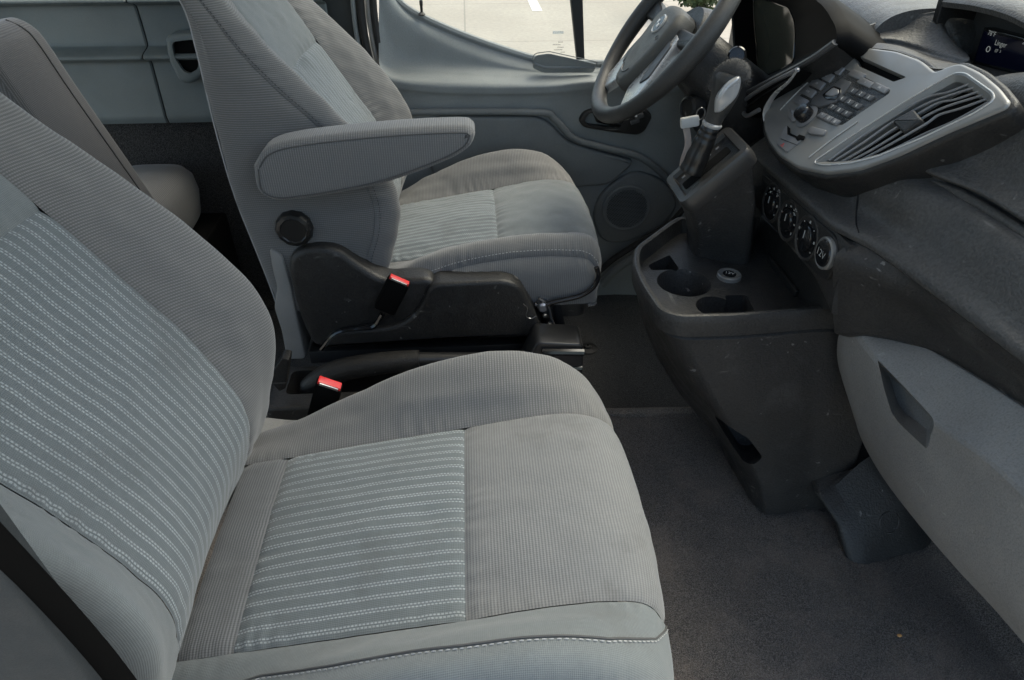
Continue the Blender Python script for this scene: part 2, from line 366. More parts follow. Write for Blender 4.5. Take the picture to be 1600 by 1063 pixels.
# ================================================================== the setting
def sheet(name, x0, x1, y0, y1, z, mat, nx=2, ny=2, fn=None, kind='structure'):
    xs, ys = np.linspace(x0, x1, nx), np.linspace(y0, y1, ny)
    v = np.array([(x, y, z+(fn(x, y) if fn else 0)) for x in xs for y in ys]); o = mk(name, (v, gridfaces(nx, ny)), mat); o['kind'] = kind; return o
GZ = -.72
sheet('ground', -150, 150, -150, 150, GZ, 'concrete', kind='structure')
ln = mk('parking_line', (np.array([(.95, 9.3, GZ+.004), (1.10, 9.3, GZ+.004), (1.10, 14.5, GZ+.004), (.95, 14.5, GZ+.004)])+V3(.05, .45, 0), [(0, 1, 2, 3)]), 'line_paint'); ln['kind'] = 'structure'
def fl(x, y): return .006*math.sin(9*x+2*y)*math.sin(7*y)+.004*math.sin(23*x+11*y)
sheet('cabin_floor', -.60, 1.25, -.84, .215, 0., 'carpet_front', 60, 40, lambda x, y: fl(x, y)+max(0, x-.95)*.9)
sheet('driver_floor', -.60, 1.25, .205, .92, -.045, 'carpet_rear', 40, 20, fl)
sheet('rear_floor', -3.0, -.52, -.84, .92, -.075, 'carpet_rear', 30, 20, fl)
ed = mk('floor_edge', g_tube(smooth([(-.6, .21, -.012), (.2, .212, -.012), (.40, .205, -.010), (.55, .20, -.010), (.75, .19, -.012), (1.2, .19, -.012)], 40), .016, 8), 'carpet_front'); ed['kind'] = 'structure'
# tufts of carpet pile standing on the near floor
_n = 120000; _x = RNG.uniform(.12, 1.06, _n); _y = RNG.uniform(-.83, .20, _n); _z = .006*np.sin(9*_x+2*_y)*np.sin(7*_y)+.004*np.sin(23*_x+11*_y)+np.maximum(0, _x-.95)*.9-.001
_a = RNG.uniform(0, 6.283, _n); _w = RNG.uniform(.0006, .0013, _n); _h = RNG.uniform(.002, .0048, _n); _l = RNG.normal(0, .0022, (2, _n))
_V = np.stack([np.stack([_x-_w*np.cos(_a), _y-_w*np.sin(_a), _z], 1), np.stack([_x+_w*np.cos(_a), _y+_w*np.sin(_a), _z], 1), np.stack([_x+_l[0], _y+_l[1], _z+_h], 1)], 1).reshape(-1, 3)
o = mk('carpet_pile', (_V, np.arange(_n*3).reshape(-1, 3).tolist()), 'carpet_front', flat=True); tag(o, 'short fuzzy pile of the grey-brown front floor carpet', 'carpet', kind='stuff')
# black carpeted lower body side behind the driver and the roof over the cab
v, f = g_prism(rnd([(-3, .86, -.09), (-.30, .86, -.09), (-.30, .86, .60), (-3, .86, .60)], .01), (0, -1, 0), .03, .004); o = mk('lower_side_wall', (v, f), 'carpet_rear'); o['kind'] = 'structure'
rp = [(.55, 1.70), (.35, 1.745), (-.2, 1.765), (-1.2, 1.77), (-3., 1.76)]
rv = np.array([(x, y, z-.05*(abs(y)/.9)**4) for x, z in rp for y in np.linspace(-.92, .92, 13)]); rv = np.concatenate([rv, rv+V3(0, 0, .04)]); nf = gridfaces(5, 13, True); o = mk('roof', (rv, nf+[tuple(i+65 for i in q[::-1]) for q in nf]), 'headliner'); o['kind'] = 'structure'

# a shrub on the far side of the car park
def bush(name, label, c, h, rx, seed):
    rg = np.random.default_rng(seed); root = thing(name, label, 'shrub', c)
    mb = MB()
    for k in range(7):
        a = rg.uniform(0, 6.28); mb.add(g_tube([c, c+V3(math.cos(a)*rx*.3, math.sin(a)*rx*.3, h*.4), c+V3(math.cos(a)*rx*.7, math.sin(a)*rx*.7, h*.8)], [.02, .014, .006], 6), 'bark')
    mb.build('trunk', root); mb = MB(); n = 2600
    V = []; Fc = []
    for k in range(n):
        d = rg.normal(size=3); d /= np.linalg.norm(d); rr = rg.uniform(.35, 1)**.5*(1+.18*math.sin(5*d[0]+3*d[1])); p = c+V3(0, 0, h*.52)+d*V3(rx, rx, h*.5)*rr
        a, b = rg.normal(size=3), rg.normal(size=3); a = unit(a)*.055; b = unit(np.cross(a, b))*.03; i = len(V); V += [p-a, p+b, p+a, p-b]; Fc.append((i, i+1, i+2, i+3))
    mk('crown', (np.array(V), Fc), 'leaf', root, flat=True); return root
bush('shrub', 'green leafy shrub seen through the steering wheel across the car park', V3(3.36, 9.30, GZ), 1.3, .42, 3)

# ================================================================== seats
def build_seat(name, label, O, bx, near_mats, group):
    O = np.array(O); root = thing(name, label, 'car seat', (O[0]-.08, O[1], 0.), group)
    X = [-.36, -.27, -.18, -.09, 0, .08, .15, .20, .228, .238, .232, .215]
    ZC = [-.058, -.044, -.029, -.014, 0, .014, .022, .013, -.014, -.05, -.09, -.125]
    HB = [-.03, -.008, .022, .05, .062, .055, .032, .006, -.004, -.003, 0, 0]; HN = HB if near_mats else [-.03, -.008, .030, .048, .050, .042, .032, .034, .030, .012, 0, 0]; BOT = -.125 if near_mats else -.10
    if not near_mats: ZC = [max(z, -.10) for z in ZC]
    net = []
    for x, zc, hb, k in zip(X, ZC, HB, range(12)):
        bot = BOT; t = 1. if k < 8 else (.75, .5, .25, 0)[k-8]
        mkh = lambda hb: [(0, zc+.006), (.08, zc+.004), (.156, zc-.001), (.20, zc+hb*.62), (.245, zc+hb), (.272, max(zc+hb-.035*t, bot)), (.284, bot+(zc+hb-bot)*.38*(1 if k < 8 else .6)), (.275, bot)]
        row = []
        for s, seq in ((-1, mkh(HN[k])[::-1]), (1, mkh(hb)[1:])):
            for y, z in seq:
                ay = abs(y); xo = -.012*max(0, (ay-.15)/.1)**2*max(0, (x-.12)/.1) if x > .12 else 0
                row.append(O+V3(x+xo, s*y, z))
        net.append(row)
    cu = bpy.data.objects.new('cushion', None); COL.objects.link(cu); place(cu, O+V3(-.05, 0, -.05), root)
    def pan(nm, n_, u0, u1, v0, v1, nu, nv, mat, par, dip=.005, e='udlr', puff=0., flip=False, sw=.009):
        g, uv, gr = patch(n_, u0, u1, v0, v1, nu, nv, dip, e, sw, flip, puff, (.0013 if near_mats else .0022) if nm != 'rear_panel' else 0); mk(nm, g, mat, par, uv, angle=180); return gr
    pan('striped_panel', net, 1, 4, 5, 9, 90, 90, 'cloth_stripe', cu, .005, puff=.006)
    pan('front_panel', net, 4, 11, 5, 9, 100, 90, 'cloth_cord' if near_mats else 'cloth_plain', cu, .005, 'dlr', puff=.008)
    pan('rear_strip', net, .25, 1, 5, 9, 14, 40, 'cloth_dark', cu, .005)
    a = pan('bolster', net, .1, 11, 2, 5, 190, 44, 'cloth_plain' if near_mats else 'cloth_grey', cu, .006, 'lr'); b = pan('bolster', net, .1, 11, 9, 12, 190, 44, 'cloth_grey', cu, .006, 'lr')
    pan('side_panel', net, .1, 11, 0, 2, 100, 14, 'cloth_plain' if near_mats else 'cloth_grey', cu, .005, 'r'); pan('side_panel', net, .1, 11, 12, 14, 100, 14, 'cloth_grey', cu, .005, 'l')
    ev = lambda N, us, v: evalnet(N, us, [v])[:, 0]
    us_ = np.linspace(.5, 8.3, 160); q = np.array([evalnet(net, [u_], [float(np.interp(u_, [.5, 1.5, 2.5, 4, 6, 7.3, 8.3], [3.9, 4.1, 3.75, 3.45, 3.45, 3.9, 4.7])) if near_mats else 2.25])[0, 0] for u_ in us_]); q[:, 2] += wrinkle(q)*.0012; stitches(q+V3(0, -.0008, .0022), 'thread', 'stitching', cu); mk('seam', g_tube(q+V3(0, .0035, .0002), .0012, 6), 'thread_mid', cu)
    und = MB().add(g_prism(rnd([O+V3(-.33, -.25, -.10), O+V3(.20, -.25, -.10), O+V3(.20, .25, -.10), O+V3(-.33, .25, -.10)], .03), (0, 0, 1), .05, .01), 'black_plastic').build('pan', root)
    # backrest
    Z = [-.09, -.03, .03, .08, .135, .195, .255, .32, .375, .44, .50, .56, .60, .615]
    XS = [-.350, -.322, -.308, -.313, -.332, -.36, -.396, -.435, -.468, -.507, -.545, -.585, -.615, -.63]
    PR = [0, .002, .008, .03, .058, .075, .077, .066, .048, .026, .014, .008, .002, 0]
    XR = [-.57, -.575, -.582, -.588, -.595, -.60, -.602, -.603, -.603, -.604, -.608, -.63, -.64, -.64]
    bn = []
    for k in range(14):
        xs, pr, xr = XS[k]+bx, PR[k], XR[k]+bx; wd = 1-.10*max(0, (Z[k]-.3)/.3)**2
        if k == 13: wd *= .9
        st = xs+pr-.05*min(1, (xs-xr)/.12)
        half = [(0, xs-.012), (.08, xs-.009), (.156, xs), (.20, xs+pr*.62), (.243, xs+pr), (.268, max(st, xr+.02)), (.280, (st+xr)/2), (.272, xr+.025), (.235, xr), (.12, xr-.006), (0, xr-.008)]
        bn.append([O+V3(x, y*wd, Z[k]) for y, x in half[::-1]]+[O+V3(x, -y*wd, Z[k]) for y, x in half[1:]])
    ba = bpy.data.objects.new('backrest', None); COL.objects.link(ba); place(ba, O+V3(-.45+bx, 0, .25), root)
    pan('striped_panel', bn, 0, 7.9, 8, 12, 130, 90, 'cloth_stripe', ba, .005, 'ulr', puff=.006)
    pan('upper_panel', bn, 7.9, 12.9, 8, 12, 60, 50, 'cloth_plain', ba, .005, 'dlr')
    pan('bolster', bn, 0, 12.9, 5, 8, 190, 44, 'cloth_grey', ba, .006, 'lr')
    nb = pan('bolster', bn, 0, 12.9, 12, 15, 190, 44, 'cloth_plain' if near_mats else 'cloth_grey', ba, .006, 'lr')
    pan('side_panel', bn, 0, 12.9, 2, 5, 110, 20, 'cloth_side', ba, .004, 'r'); pan('side_panel', bn, 0, 12.9, 15, 18, 110, 20, 'cloth_side', ba, .004, 'l')
    pan('rear_panel', bn, 0, 12.9, 0, 2, 80, 12, 'cloth_dark', ba, 0, ''); pan('rear_panel', bn, 0, 12.9, 18, 20, 80, 12, 'cloth_dark', ba, 0, '')
    top = evalnet(bn, [12.9], np.linspace(0, 20, 61))[0]; c = top.mean(0)+V3(0, 0, .012); mk('top_cap', (np.concatenate([top, [c]]), [(i, i+1, 61) for i in range(60)]), 'cloth_side', ba)
    stitches(nb[6:-6, -3]+V3(.0, -.0018, 0), 'thread_dark', 'stitching', ba)
    mk('edge_piping', g_tube(evalnet(bn, np.linspace(0, 12.6, 120), [17.7])[:, 0]+V3(-.0005, -.0008, 0), .0016, 6), 'thread', ba)
    return root, net, bn, cu, ba
PO = (0., -.47, .46); DO = (.08, .47, .44)
pseat, pnet, pbn, pcu, pba = build_seat('passenger_seat', 'grey and blue cloth front seat nearest the camera, large in the foreground', PO, 0., True, 'front seats of the van')
dseat, dnet, dbn, dcu, dba = build_seat('driver_seat', 'grey cloth seat with an armrest, facing the steering wheel', DO, .07, False, 'front seats of the van')

# passenger seat base and its buckle
mk('base', g_prism(rnd([(-.34, -.70, .34), (.12, -.70, .34), (.12, -.24, .34), (-.34, -.24, .34)], .03), (0, 0, 1), .335, .01), 'black_plastic', pseat)
g_ = [V3(-.40, -.185, .40), V3(-.34, -.185, .385), V3(-.28, -.185, .372), V3(-.20, -.185, .395), V3(-.10, -.185, .41), V3(.10, -.185, .40), V3(.15, -.185, .30), V3(-.10, -.185, .25), V3(-.40, -.185, .25)]
mk('side_shield', g_prism(rnd(g_, .03), (0, 1, 0), .05, .012, 4, True), 'shell_grey', pseat)
def buckle(parent, c, axis, wide, face, s=1.):
    """belt buckle: black housing, red release button in its end"""
    c, axis, wide, face = map(lambda q: np.asarray(q, float), (c, axis, wide, face)); axis, wide, face = unit(axis), unit(wide), unit(face)
    b = MB(); b.add(g_box(c, axis*.036*s, wide*.021*s, face*.011*s, .004), 'webbing'); o = b.build('buckle', parent)
    e = c+axis*.0365*s; r = MB(); r.add(g_box(e, face*.0085*s, wide*.0185*s, axis*.0035*s, .0015), 'red_plastic'); r.build('release_button', o)
    mk('buckle_slot', g_box(e+face*.0102*s+axis*.001, face*.0012*s, wide*.015*s, axis*.0022, .0005), 'metal', o); return o
buckle(pseat, P(517, 602, y=-.17)+V3(-.016, 0, -.036), (.35, .05, .94), (.84, .1, -.54), (0, -1, .1), 1.1)
mk('buckle_stalk', g_tube([(-.26, -.17, .28), (-.245, -.17, .34), (-.238, -.17, .375)], [.012, .010, .009], 8), 'black_plastic', pseat)

# ---- driver seat: armrest, recliner knob, side shield, buckle, rail and lever
AY = .118
ao = PP([(394, 262), (400, 298), (420, 314), (450, 317), (520, 307), (600, 290), (690, 258), (730, 236), (742, 216), (738, 204), (715, 199), (600, 205), (470, 219), (415, 234)], y=AY)
ar = mk('armrest', g_prism(smooth(np.concatenate([ao, ao[:1]]), 57)[:-1], (0, -1, 0), .072, .017, 6, True), 'cloth_grey', dseat, angle=180)
def boxuv(o, s=1.):
    me = o.data; ul = me.uv_layers.get('UVMap') or me.uv_layers.new(name='UVMap'); c = o.location
    for p in me.polygons:
        n = p.normal; ax = max(range(3), key=lambda i: abs(n[i]))
        for li in p.loop_indices:
            q = me.vertices[me.loops[li].vertex_index].co; ul.data[li].uv = ((q.x, q.z) if ax == 1 else (q.x, q.y) if ax == 2 else (q.y, q.z))
boxuv(ar)
sm = smooth(np.concatenate([ao, ao[:1]]), 120); mk('piping', g_tube(inset(smooth(np.concatenate([ao, ao[:1]]), 90)[:-1], newell(ao), .010)+V3(0, .0004, 0), .0012, 6, False), 'thread_mid', ar)
kc = P(458, 362, y=.17)
kb = MB().add(g_lathe([(.030, -.045), (.034, -.04), (.0365, -.03), (.0365, -.008), (.033, -.002), (.026, 0), (.024, -.002), (0.0001, -.002)], kc, (0, -1, 0), 48, lambda t: 1+.022*np.cos(12*t)), 'knob_black').build('recliner_knob', dseat)
sh1 = PP([(450, 425), (452, 403), (470, 390), (500, 386), (530, 392), (560, 415), (600, 440), (640, 437), (680, 436), (690, 520), (530, 540), (492, 545), (478, 520), (462, 480)], y=.165)
sh = MB().add(g_prism(rnd(sh1, .035, 5), (0, -1, 0), .05, .014, 5), 'black_plastic').build('rear_shield', dseat)
sh2 = PP([(662, 470), (668, 452), (682, 444), (790, 439), (812, 447), (832, 480), (852, 527), (700, 533), (503, 546), (512, 527), (530, 518), (600, 514), (630, 506), (648, 492)], y=.150)
s2 = MB().add(g_prism(rnd(sh2, .02, 5), (0, -1, 0), .07, .010, 5), 'black_plastic').build('front_shield', dseat)
s3 = PP([(560, 420), (600, 438), (680, 436), (690, 445), (660, 470), (640, 500), (600, 506), (560, 470)], y=.168)
buckle(dseat, P(612, 462, y=.138), P(628, 432, y=.138)-P(600, 488, y=.138), P(648, 445, y=.138)-P(608, 428, y=.138), (0, -1, .15), 1.12)
mk('buckle_stalk', g_tube(smooth([P(598, 490, y=.150), P(585, 508, y=.152), P(560, 512, y=.155), P(525, 520, y=.158), P(502, 545, y=.16)], 20), [.010]*10+[.008]*10, 8, True, .6), 'gloss_black', dseat)
mk('hook_wire', g_tube(smooth(PP([(818, 475), (824, 482), (822, 494), (830, 498), (838, 494)], y=.1485), 16), .0012, 6), 'metal', dseat)
sk_ = PP([(420, 388), (425, 420), (433, 450), (428, 482), (440, 518), (448, 562), (478, 562), (466, 505), (454, 445), (440, 398)], y=.185)
mk('rear_skirt', g_prism(rnd(sk_, .012), (0, -1, 0), .30, .004, 3), 'shell_grey', dseat)
mk('height_lever', g_tube(smooth(PP([(932, 418), (935, 432), (926, 450), (905, 463), (870, 471), (846, 478), (835, 476)], y=.178), 30), .0055, 10), 'gloss_black', dseat)
mk('pivot', g_lathe([(.012, 0), (.012, .03), (.008, .034)], P(846, 470, y=.20), (0, -1, 0), 16), 'metal', dseat)
mk('strut', g_tube([P(850, 455, y=.20), P(858, 520, y=.20)], .009, 10), 'metal', dseat)
mk('strut', g_tube([P(866, 458, y=.23), P(878, 530, y=.23)], .014, 10), 'dark_metal', dseat)
mk('base', g_prism(rnd([(-.30, .22, .345), (.19, .22, .345), (.19, .70, .345), (-.30, .70, .345)], .02), (0, 0, 1), .38, .01), 'black_plastic', dseat)
for yy in (.205, .70): mk('rail', g_box((-.06, yy, .225), (.30, 0, 0), (0, .02, 0), (0, 0, .016)), 'dark_metal', dseat)
mk('rail_end', g_box(P(893, 540, y=.165)+V3(0, 0, .0), (.012, 0, 0), (0, .028, 0), (0, 0, .028), .003), 'gloss_black', dseat)
mk('rail_top', g_prism(rnd(PP([(845, 522), (895, 517), (897, 526), (848, 532)], z=.215), .003), (0, 0, 1), .012, .002), 'metal_dull', dseat)
for k, (a, b, r) in enumerate(((851, 492, .006), (858, 505, .005), (887, 512, .006))): mk('bolt', g_lathe([(r, 0), (r, .006), (r*.7, .008), (.0001, .008)], P(a, b, y=.172), (0, -1, 0), 6), 'metal', dseat)
mk('cable', g_tube(smooth(PP([(842, 466), (856, 478), (862, 500), (872, 520), (880, 545)], y=.18), 24), .003, 8), 'metal_dull', dseat)
mk('far_post', g_tube([(-.20, .765, .30), (-.205, .775, .56)], .008, 8), 'metal', dseat)

# ---- handbrake in its tray between the front seats
pb = thing('parking_brake', 'black handbrake lever lying in a black plastic tray between the front seats', 'handbrake', (-.1, .12, 0))
ti = [(-.385, .045), (.02, .045), (.02, .125), (-.385, .125)]
tray = mk('tray', g_prism(rnd([(-.42, .00, .235), (.10, .00, .235), (.10, .145, .235), (-.42, .145, .235)], .02), (0, 0, 1), .235, .008, 4), 'black_plastic', pb)
cut(tray, g_prism(rnd([(a, b, .26) for a, b in ti], .015), (0, 0, 1), .10, .001))
lv = smooth([(-.36, .085, .205), (-.33, .085, .232), (-.27, .085, .262), (-.19, .085, .277), (-.10, .085, .283)], 24)
mk('grip', g_tube(lv, np.interp(np.linspace(0, 1, 24), [0, .12, .4, .8, 1], [.008, .02, .026, .024, .022]), 14, True, 1.), 'black_plastic', pb)
mk('lever', g_tube([(-.11, .085, .283), (.05, .09, .275), (.21, .10, .262)], [.017, .014, .012], 10), 'dark_metal', pb)
mk('pivot_bracket', g_prism(rnd([V3(.15, .075, .325), V3(.25, .075, .315), V3(.255, .075, .20), V3(.14, .075, .10), V3(.10, .075, .20)], .012), (0, -1, 0), .075, .004, 3, True), 'dark_metal', pb)
for k in range(2): mk('cable_sleeve', g_tube([(.16, .068+.01*k, .305-.05*k), (.25, .068+.01*k, .30-.05*k)], .008, 8), 'gloss_black', pb)
vb = mk('slotted_bracket', g_prism(rnd(PP([(424, 585), (440, 560), (452, 562), (446, 608), (436, 612), (425, 600)], y=.02), .005), (0, -1, 0), .03, .002), 'black_plastic', pb)

# ---- second-row seat behind
rs = thing('rear_seat', 'grey cloth second-row seat behind the front passenger seat', 'car seat', (-.9, .55, 0))
YB = .33
ro = PP([(-60, 20), (0, 27), (30, 24), (58, 38), (80, 62), (125, 130), (180, 210), (235, 290), (275, 352), (300, 420), (190, 420), (130, 330), (65, 208), (20, 130), (-30, 40)], y=.50); ro = [q-V3(0, .22, 0) for q in ro]
bk = mk('backrest', g_prism(smooth(np.concatenate([ro, ro[:1]]), 75)[:-1], (0, -1, 0), .22, .026, 6, True), 'cloth_side', rs, angle=180); boxuv(bk)
for ins, pz in ((.026, 0.),):
    q = inset(smooth(np.concatenate([ro, ro[:1]]), 90)[:-1], newell(ro), ins); mk('piping', g_tube(q[2:62]+V3(0, -.0004, 0), .0022, 6, True), 'thread_mid', bk)
mk('piping', g_tube(smooth(np.array(ro[2:10])+V3(0, .17, 0), 40)+V3(.0005, 0, .0005), .0018, 6), 'thread_mid', bk)
cc = V3(-.76, .60, .43); rings = []
for zz, sx, sy in ((-.13, .10, .20), (-.10, .125, .225), (-.04, .135, .235), (.0, .13, .232), (.022, .115, .215), (.032, .08, .18), (.036, .03, .10)):
    th = np.linspace(0, 2*math.pi, 49)[:-1]; sg = lambda a: np.sign(a)*np.abs(a)**.55
    rings.append(np.stack([cc[0]-.10+sx*.95*sg(np.cos(th)), cc[1]+sy*sg(np.sin(th)), np.full(48, cc[2]+zz)], 1))
rc = mk('cushion', g_loft(rings, True, True), 'cloth_dark', rs, angle=180); boxuv(rc)
mk('base', g_prism([(-1.15, .40, .31), (-.70, .40, .31), (-.70, .80, .31), (-1.15, .80, .31)], (0, 0, 1), .33, .01), 'void_black', rs)

# ================================================================== driver's door
dd = thing('driver_door', 'grey plastic driver door panel with window, speaker and black handle', 'van door', (.3, .86, 0))
rows = []   # each row of the panel: a line traced along the door at its own depth
def line(pts, ys, n=9): 
    q = [P(a, b, y=yy) for (a, b), yy in zip(pts, ys)]; return smooth(q, n)
net = [
 line([(598, -60), (612, -20), (640, 16), (700, 46), (780, 76), (860, 98), (940, 101), (1040, 104), (1140, 110)], [.885]*9),
 line([(594, -50), (608, 0), (634, 34), (690, 66), (770, 94), (860, 112), (940, 112), (1040, 116), (1140, 122)], [.862]*9),
 line([(592, 20), (606, 60), (630, 84), (690, 97), (770, 107), (860, 116), (940, 116), (1040, 120), (1140, 126)], [.855]*9),
 line([(592, 90), (606, 104), (630, 110), (690, 114), (770, 119), (860, 122), (940, 119), (1040, 124), (1140, 130)], [.835]*9),
 line([(595, 112), (608, 120), (640, 127), (700, 131), (780, 133), (860, 132), (930, 126), (1040, 130), (1140, 138)], [.805]*9),
 line([(597, 128), (612, 134), (645, 140), (705, 144), (785, 145), (865, 143), (935, 137), (1045, 142), (1145, 150)], [.802]*9),
 line([(602, 160), (617, 164), (650, 168), (710, 172), (790, 172), (870, 172), (940, 170), (1050, 174), (1150, 180)], [.815]*9),
 line([(612, 300), (630, 300), (660, 305), (720, 308), (800, 308), (880, 305), (950, 300), (1060, 300), (1160, 300)], [.822]*9),
 line([(640, 500), (660, 500), (690, 500), (740, 500), (820, 500), (890, 500), (960, 490), (1070, 480), (1170, 460)], [.83]*9)]
g, uv, gr = patch(net, 0, 8, 0, 8, 110, 90); panel = mk('door_panel', g, 'door_grey', dd, angle=180)
for q in panel.data.polygons: pass
# lower map-pocket panel and speaker
pk = PP([(668, 196), (684, 183), (838, 183), (858, 192), (886, 222), (930, 236), (990, 252), (985, 262), (952, 291), (905, 293), (860, 310), (760, 330), (690, 320), (672, 260)], y=.800)
mk('map_pocket', g_prism(rnd(pk, .03, 5), (0, -1, 0), .03, .010, 5), 'door_dark', dd)
cr = PP([(640, 176), (700, 175), (842, 176), (866, 186), (896, 216), (940, 230), (1000, 246), (1040, 276), (1062, 300)], y=.806)
mk('crease', g_tube(smooth(cr, 60), .010, 10), 'door_dark', dd)
sp = PP([(925, 340), (940, 300), (990, 266), (1040, 282), (1062, 320), (1040, 350), (985, 380), (940, 380)], y=.806)
mk('speaker_pod', g_prism(rnd(sp, .04, 6), (0, -1, 0), .03, .008, 4), 'door_dark', dd)
sc = P(979, 326, y=.80); gl_ = MB().add(g_lathe([(.074, -.004), (.074, .002), (.070, .0035), (.066, .002), (0.0001, .0045)], sc, (0, -1, 0), 48), 'door_dark')
so_ = gl_.build('speaker_grille', dd); hb_ = MB()
for i in range(-14, 15):
    for j in range(-14, 15):
        x, z = (i+.5*(j % 2))*.0046, j*.0042
        if x*x+z*z < .062**2: hb_.add(g_lathe([(.0014, 0), (.0014, .0006)], sc+V3(x, -.0042, z), (0, -1, 0), 5), 'void_black')
ho = hb_.build('grille_hole', so_); ho['kind'] = 'stuff'
sl_ = smooth(PP([(1075, 318), (1048, 348), (1000, 378), (960, 404), (935, 425)], y=.795), 30); mk('lower_seal', g_tube(sl_, .010, 8), 'rubber', dd)
sl_ = smooth(PP([(1075, 335), (1052, 364), (1004, 394), (964, 420), (940, 445)], y=.785), 30); mk('sill_trim', g_tube(sl_, .014, 8), 'door_dark', dd)
# belt-line slot near the mirror corner
so2 = PP([(836, 88), (858, 85), (932, 101), (928, 108), (850, 108), (832, 100)], y=.838)
mk('defroster_slot', g_prism(rnd([q+V3(0, 0, .004) for q in so2], .008), (0, -.55, .83), .02, .004), 'door_grey', dd)
fr_ = smooth(np.concatenate([inset(rnd([q+V3(0, 0, .004) for q in so2], .008), newell(so2), -.003)]), 60); mk('slot_frame', g_tube(np.concatenate([fr_, fr_[:1]]), .0011, 6), 'door_dark', dd)
# inner handle
hp = PP([(904, 190), (912, 176), (930, 170), (1012, 172), (1020, 182), (1008, 206), (996, 212), (960, 208), (912, 200)], y=.800)
hd = mk('handle_bezel', g_prism(rnd(hp, .014, 5), (0, -1, 0), .03, .006, 4), 'black_plastic', dd)
cut(hd, g_prism(rnd(PP([(914, 190), (922, 178), (960, 180), (978, 192), (960, 202), (918, 197)], y=.79), .01), (0, -1, 0), .03, .001))
lvr = PP([(926, 176), (934, 174), (938, 184), (972, 196), (968, 200), (932, 192)], y=.798); mk('handle_lever', g_prism(rnd(lvr, .006), (0, -1, 0), .012, .003), 'gloss_black', hd)
for k, (a, b) in enumerate(((992, 190), (999, 182))): mk('switch', g_box(P(a, b, y=.797), (.012, 0, .004), (-.002, 0, .006), (0, -.004, 0)), 'button_dark', hd)
mk('switch_symbol', g_box(P(994, 181, y=.7925), (.003, 0, 0), (0, 0, .0035), (0, -.0006, 0), .0003), 'print', hd)
# window: sill strip, pane, divider, lock pin
sw = smooth(PP([(596, -60), (609, -18), (638, 14), (698, 44), (778, 74), (858, 96), (940, 99), (1040, 102)], y=.884), 60)
mk('sill_strip', g_tube(sw, .009, 8), 'door_grey', dd); mk('window_seal', g_tube(sw+V3(0, .016, -.002), .007, 8), 'rubber', dd)
gp = np.concatenate([sw[::6]+V3(0, .03, -.03), [V3(sw[-1][0], .80, 1.62), V3(sw[0][0], .80, 1.62)]])
gp = [q for q in gp]; pane = [V3(q[0], .914-(q[2]-.85)*.12 if q[2] > .85 else .914, q[2]) for q in gp]
mb = MB(); pv = np.array(pane); mb.add((pv, [tuple(range(len(pv)))]), 'glass'); mb.build('window_pane', dd, flat=True)
dv_ = [P(892, -40, y=.90), P(910, -40, y=.90), P(912, 101, y=.90), P(905, 101, y=.90)]
dvb = [P(886, -60, y=.895), P(909, -60, y=.895), P(914, 104, y=.895), P(903, 103, y=.895)]
mk('window_divider', g_prism(dvb, (0, -1, 0), .03, .003), 'rubber', dd)
lp = P(659, 20, y=.87); mk('lock_pin', MB and g_lathe([(.009, -.002), (.010, .0), (.006, .004), (.0035, .006), (.0035, .020), (.0045, .022), (.0045, .032), (.003, .034)], lp+V3(0, 0, -.004), (0, 0, 1), 16), 'black_plastic', dd)
st_ = MB()
for k, (a, b, w_) in enumerate(((872, 51, .030), (876, 66, .014), (870, 70, .022), (876, 74, .018), (872, 78, .024), (879, 82, .012))): st_.add(g_box(P(a, b, y=.912), (w_/2, 0, 0), (0, 0, .0035 if k == 0 else .0014), (0, -.0004, 0), .0002), 'sticker_blue' if k == 0 else 'sticker_grey')
st_.build('glass_marking', dd)

# ================================================================== pillar behind the door and rear side trim
bp = thing('door_pillar', 'dark grey pillar with rubber weatherstrip behind the driver door', 'pillar', (-.3, .86, 0))
po_ = PP([(470, -80), (568, -80), (566, 0), (572, 60), (590, 130), (606, 210), (640, 420), (600, 420), (560, 170), (500, 20)], y=.868)
mk('pillar_trim', g_prism(po_, (0, -1, 0), .05, .006), 'pillar_dark', bp)
for dx, r, m_ in ((0, .010, 'rubber'), (11, .006, 'shell_grey'), (20, .009, 'rubber'), (-12, .006, 'door_grey')):
    mk('weatherstrip', g_tube(smooth([P(a+dx, b, y=.852) for a, b in ((560, -80), (563, 0), (570, 60), (586, 130), (600, 210), (630, 400))], 50), r, 8), m_, bp)
rt = thing('side_trim', 'grey-green plastic trim panel along the rear side wall', 'trim panel', (-1.2, .85, .55))
prof = [(.842, .558), (.836, .575), (.838, .60), (.846, .70), (.846, .716), (.838, .722), (.815, .727), (.803, .733), (.804, .740), (.816, .745), (.845, .752), (.855, .765), (.856, .84), (.850, .850), (.838, .856), (.818, .860), (.808, .864), (.810, .870), (.822, .874), (.85, .876), (.875, .877)]
pr_ = smooth([(a, b, 0) for a, b in prof], 70)
def trim(x0, x1, nm):
    xs = [x0, x0+.004]+list(np.linspace(x0+.02, x1-.02, 8))+[x1-.004, x1]; G = []
    for x in xs:
        d = .004 if x in (x0, x1) else 0; G.append([(x, a+d, b) for a, b, _ in pr_])
    mk(nm, (np.array(G).reshape(-1, 3), gridfaces(len(xs), 70)), 'wall_grey', rt)
trim(-.802, -.33, 'trim_panel'); trim(-1.9, -.805, 'trim_panel'); trim(-3., -1.903, 'trim_panel')
mk('backing', g_prism([(-3, .872, .55), (-.33, .872, .55), (-.33, .872, .865), (-3, .872, .865)], (0, -1, 0), .01, .001), 'pillar_dark', rt)
go = PP([(257, 60), (265, 54), (300, 52), (318, 60), (318, 118), (298, 133), (280, 130), (262, 95)], y=.80)
hb2 = mk('grab_pocket', g_prism(rnd(go, .015, 5), (0, -1, 0), .05, .012, 5), 'wall_grey', rt)
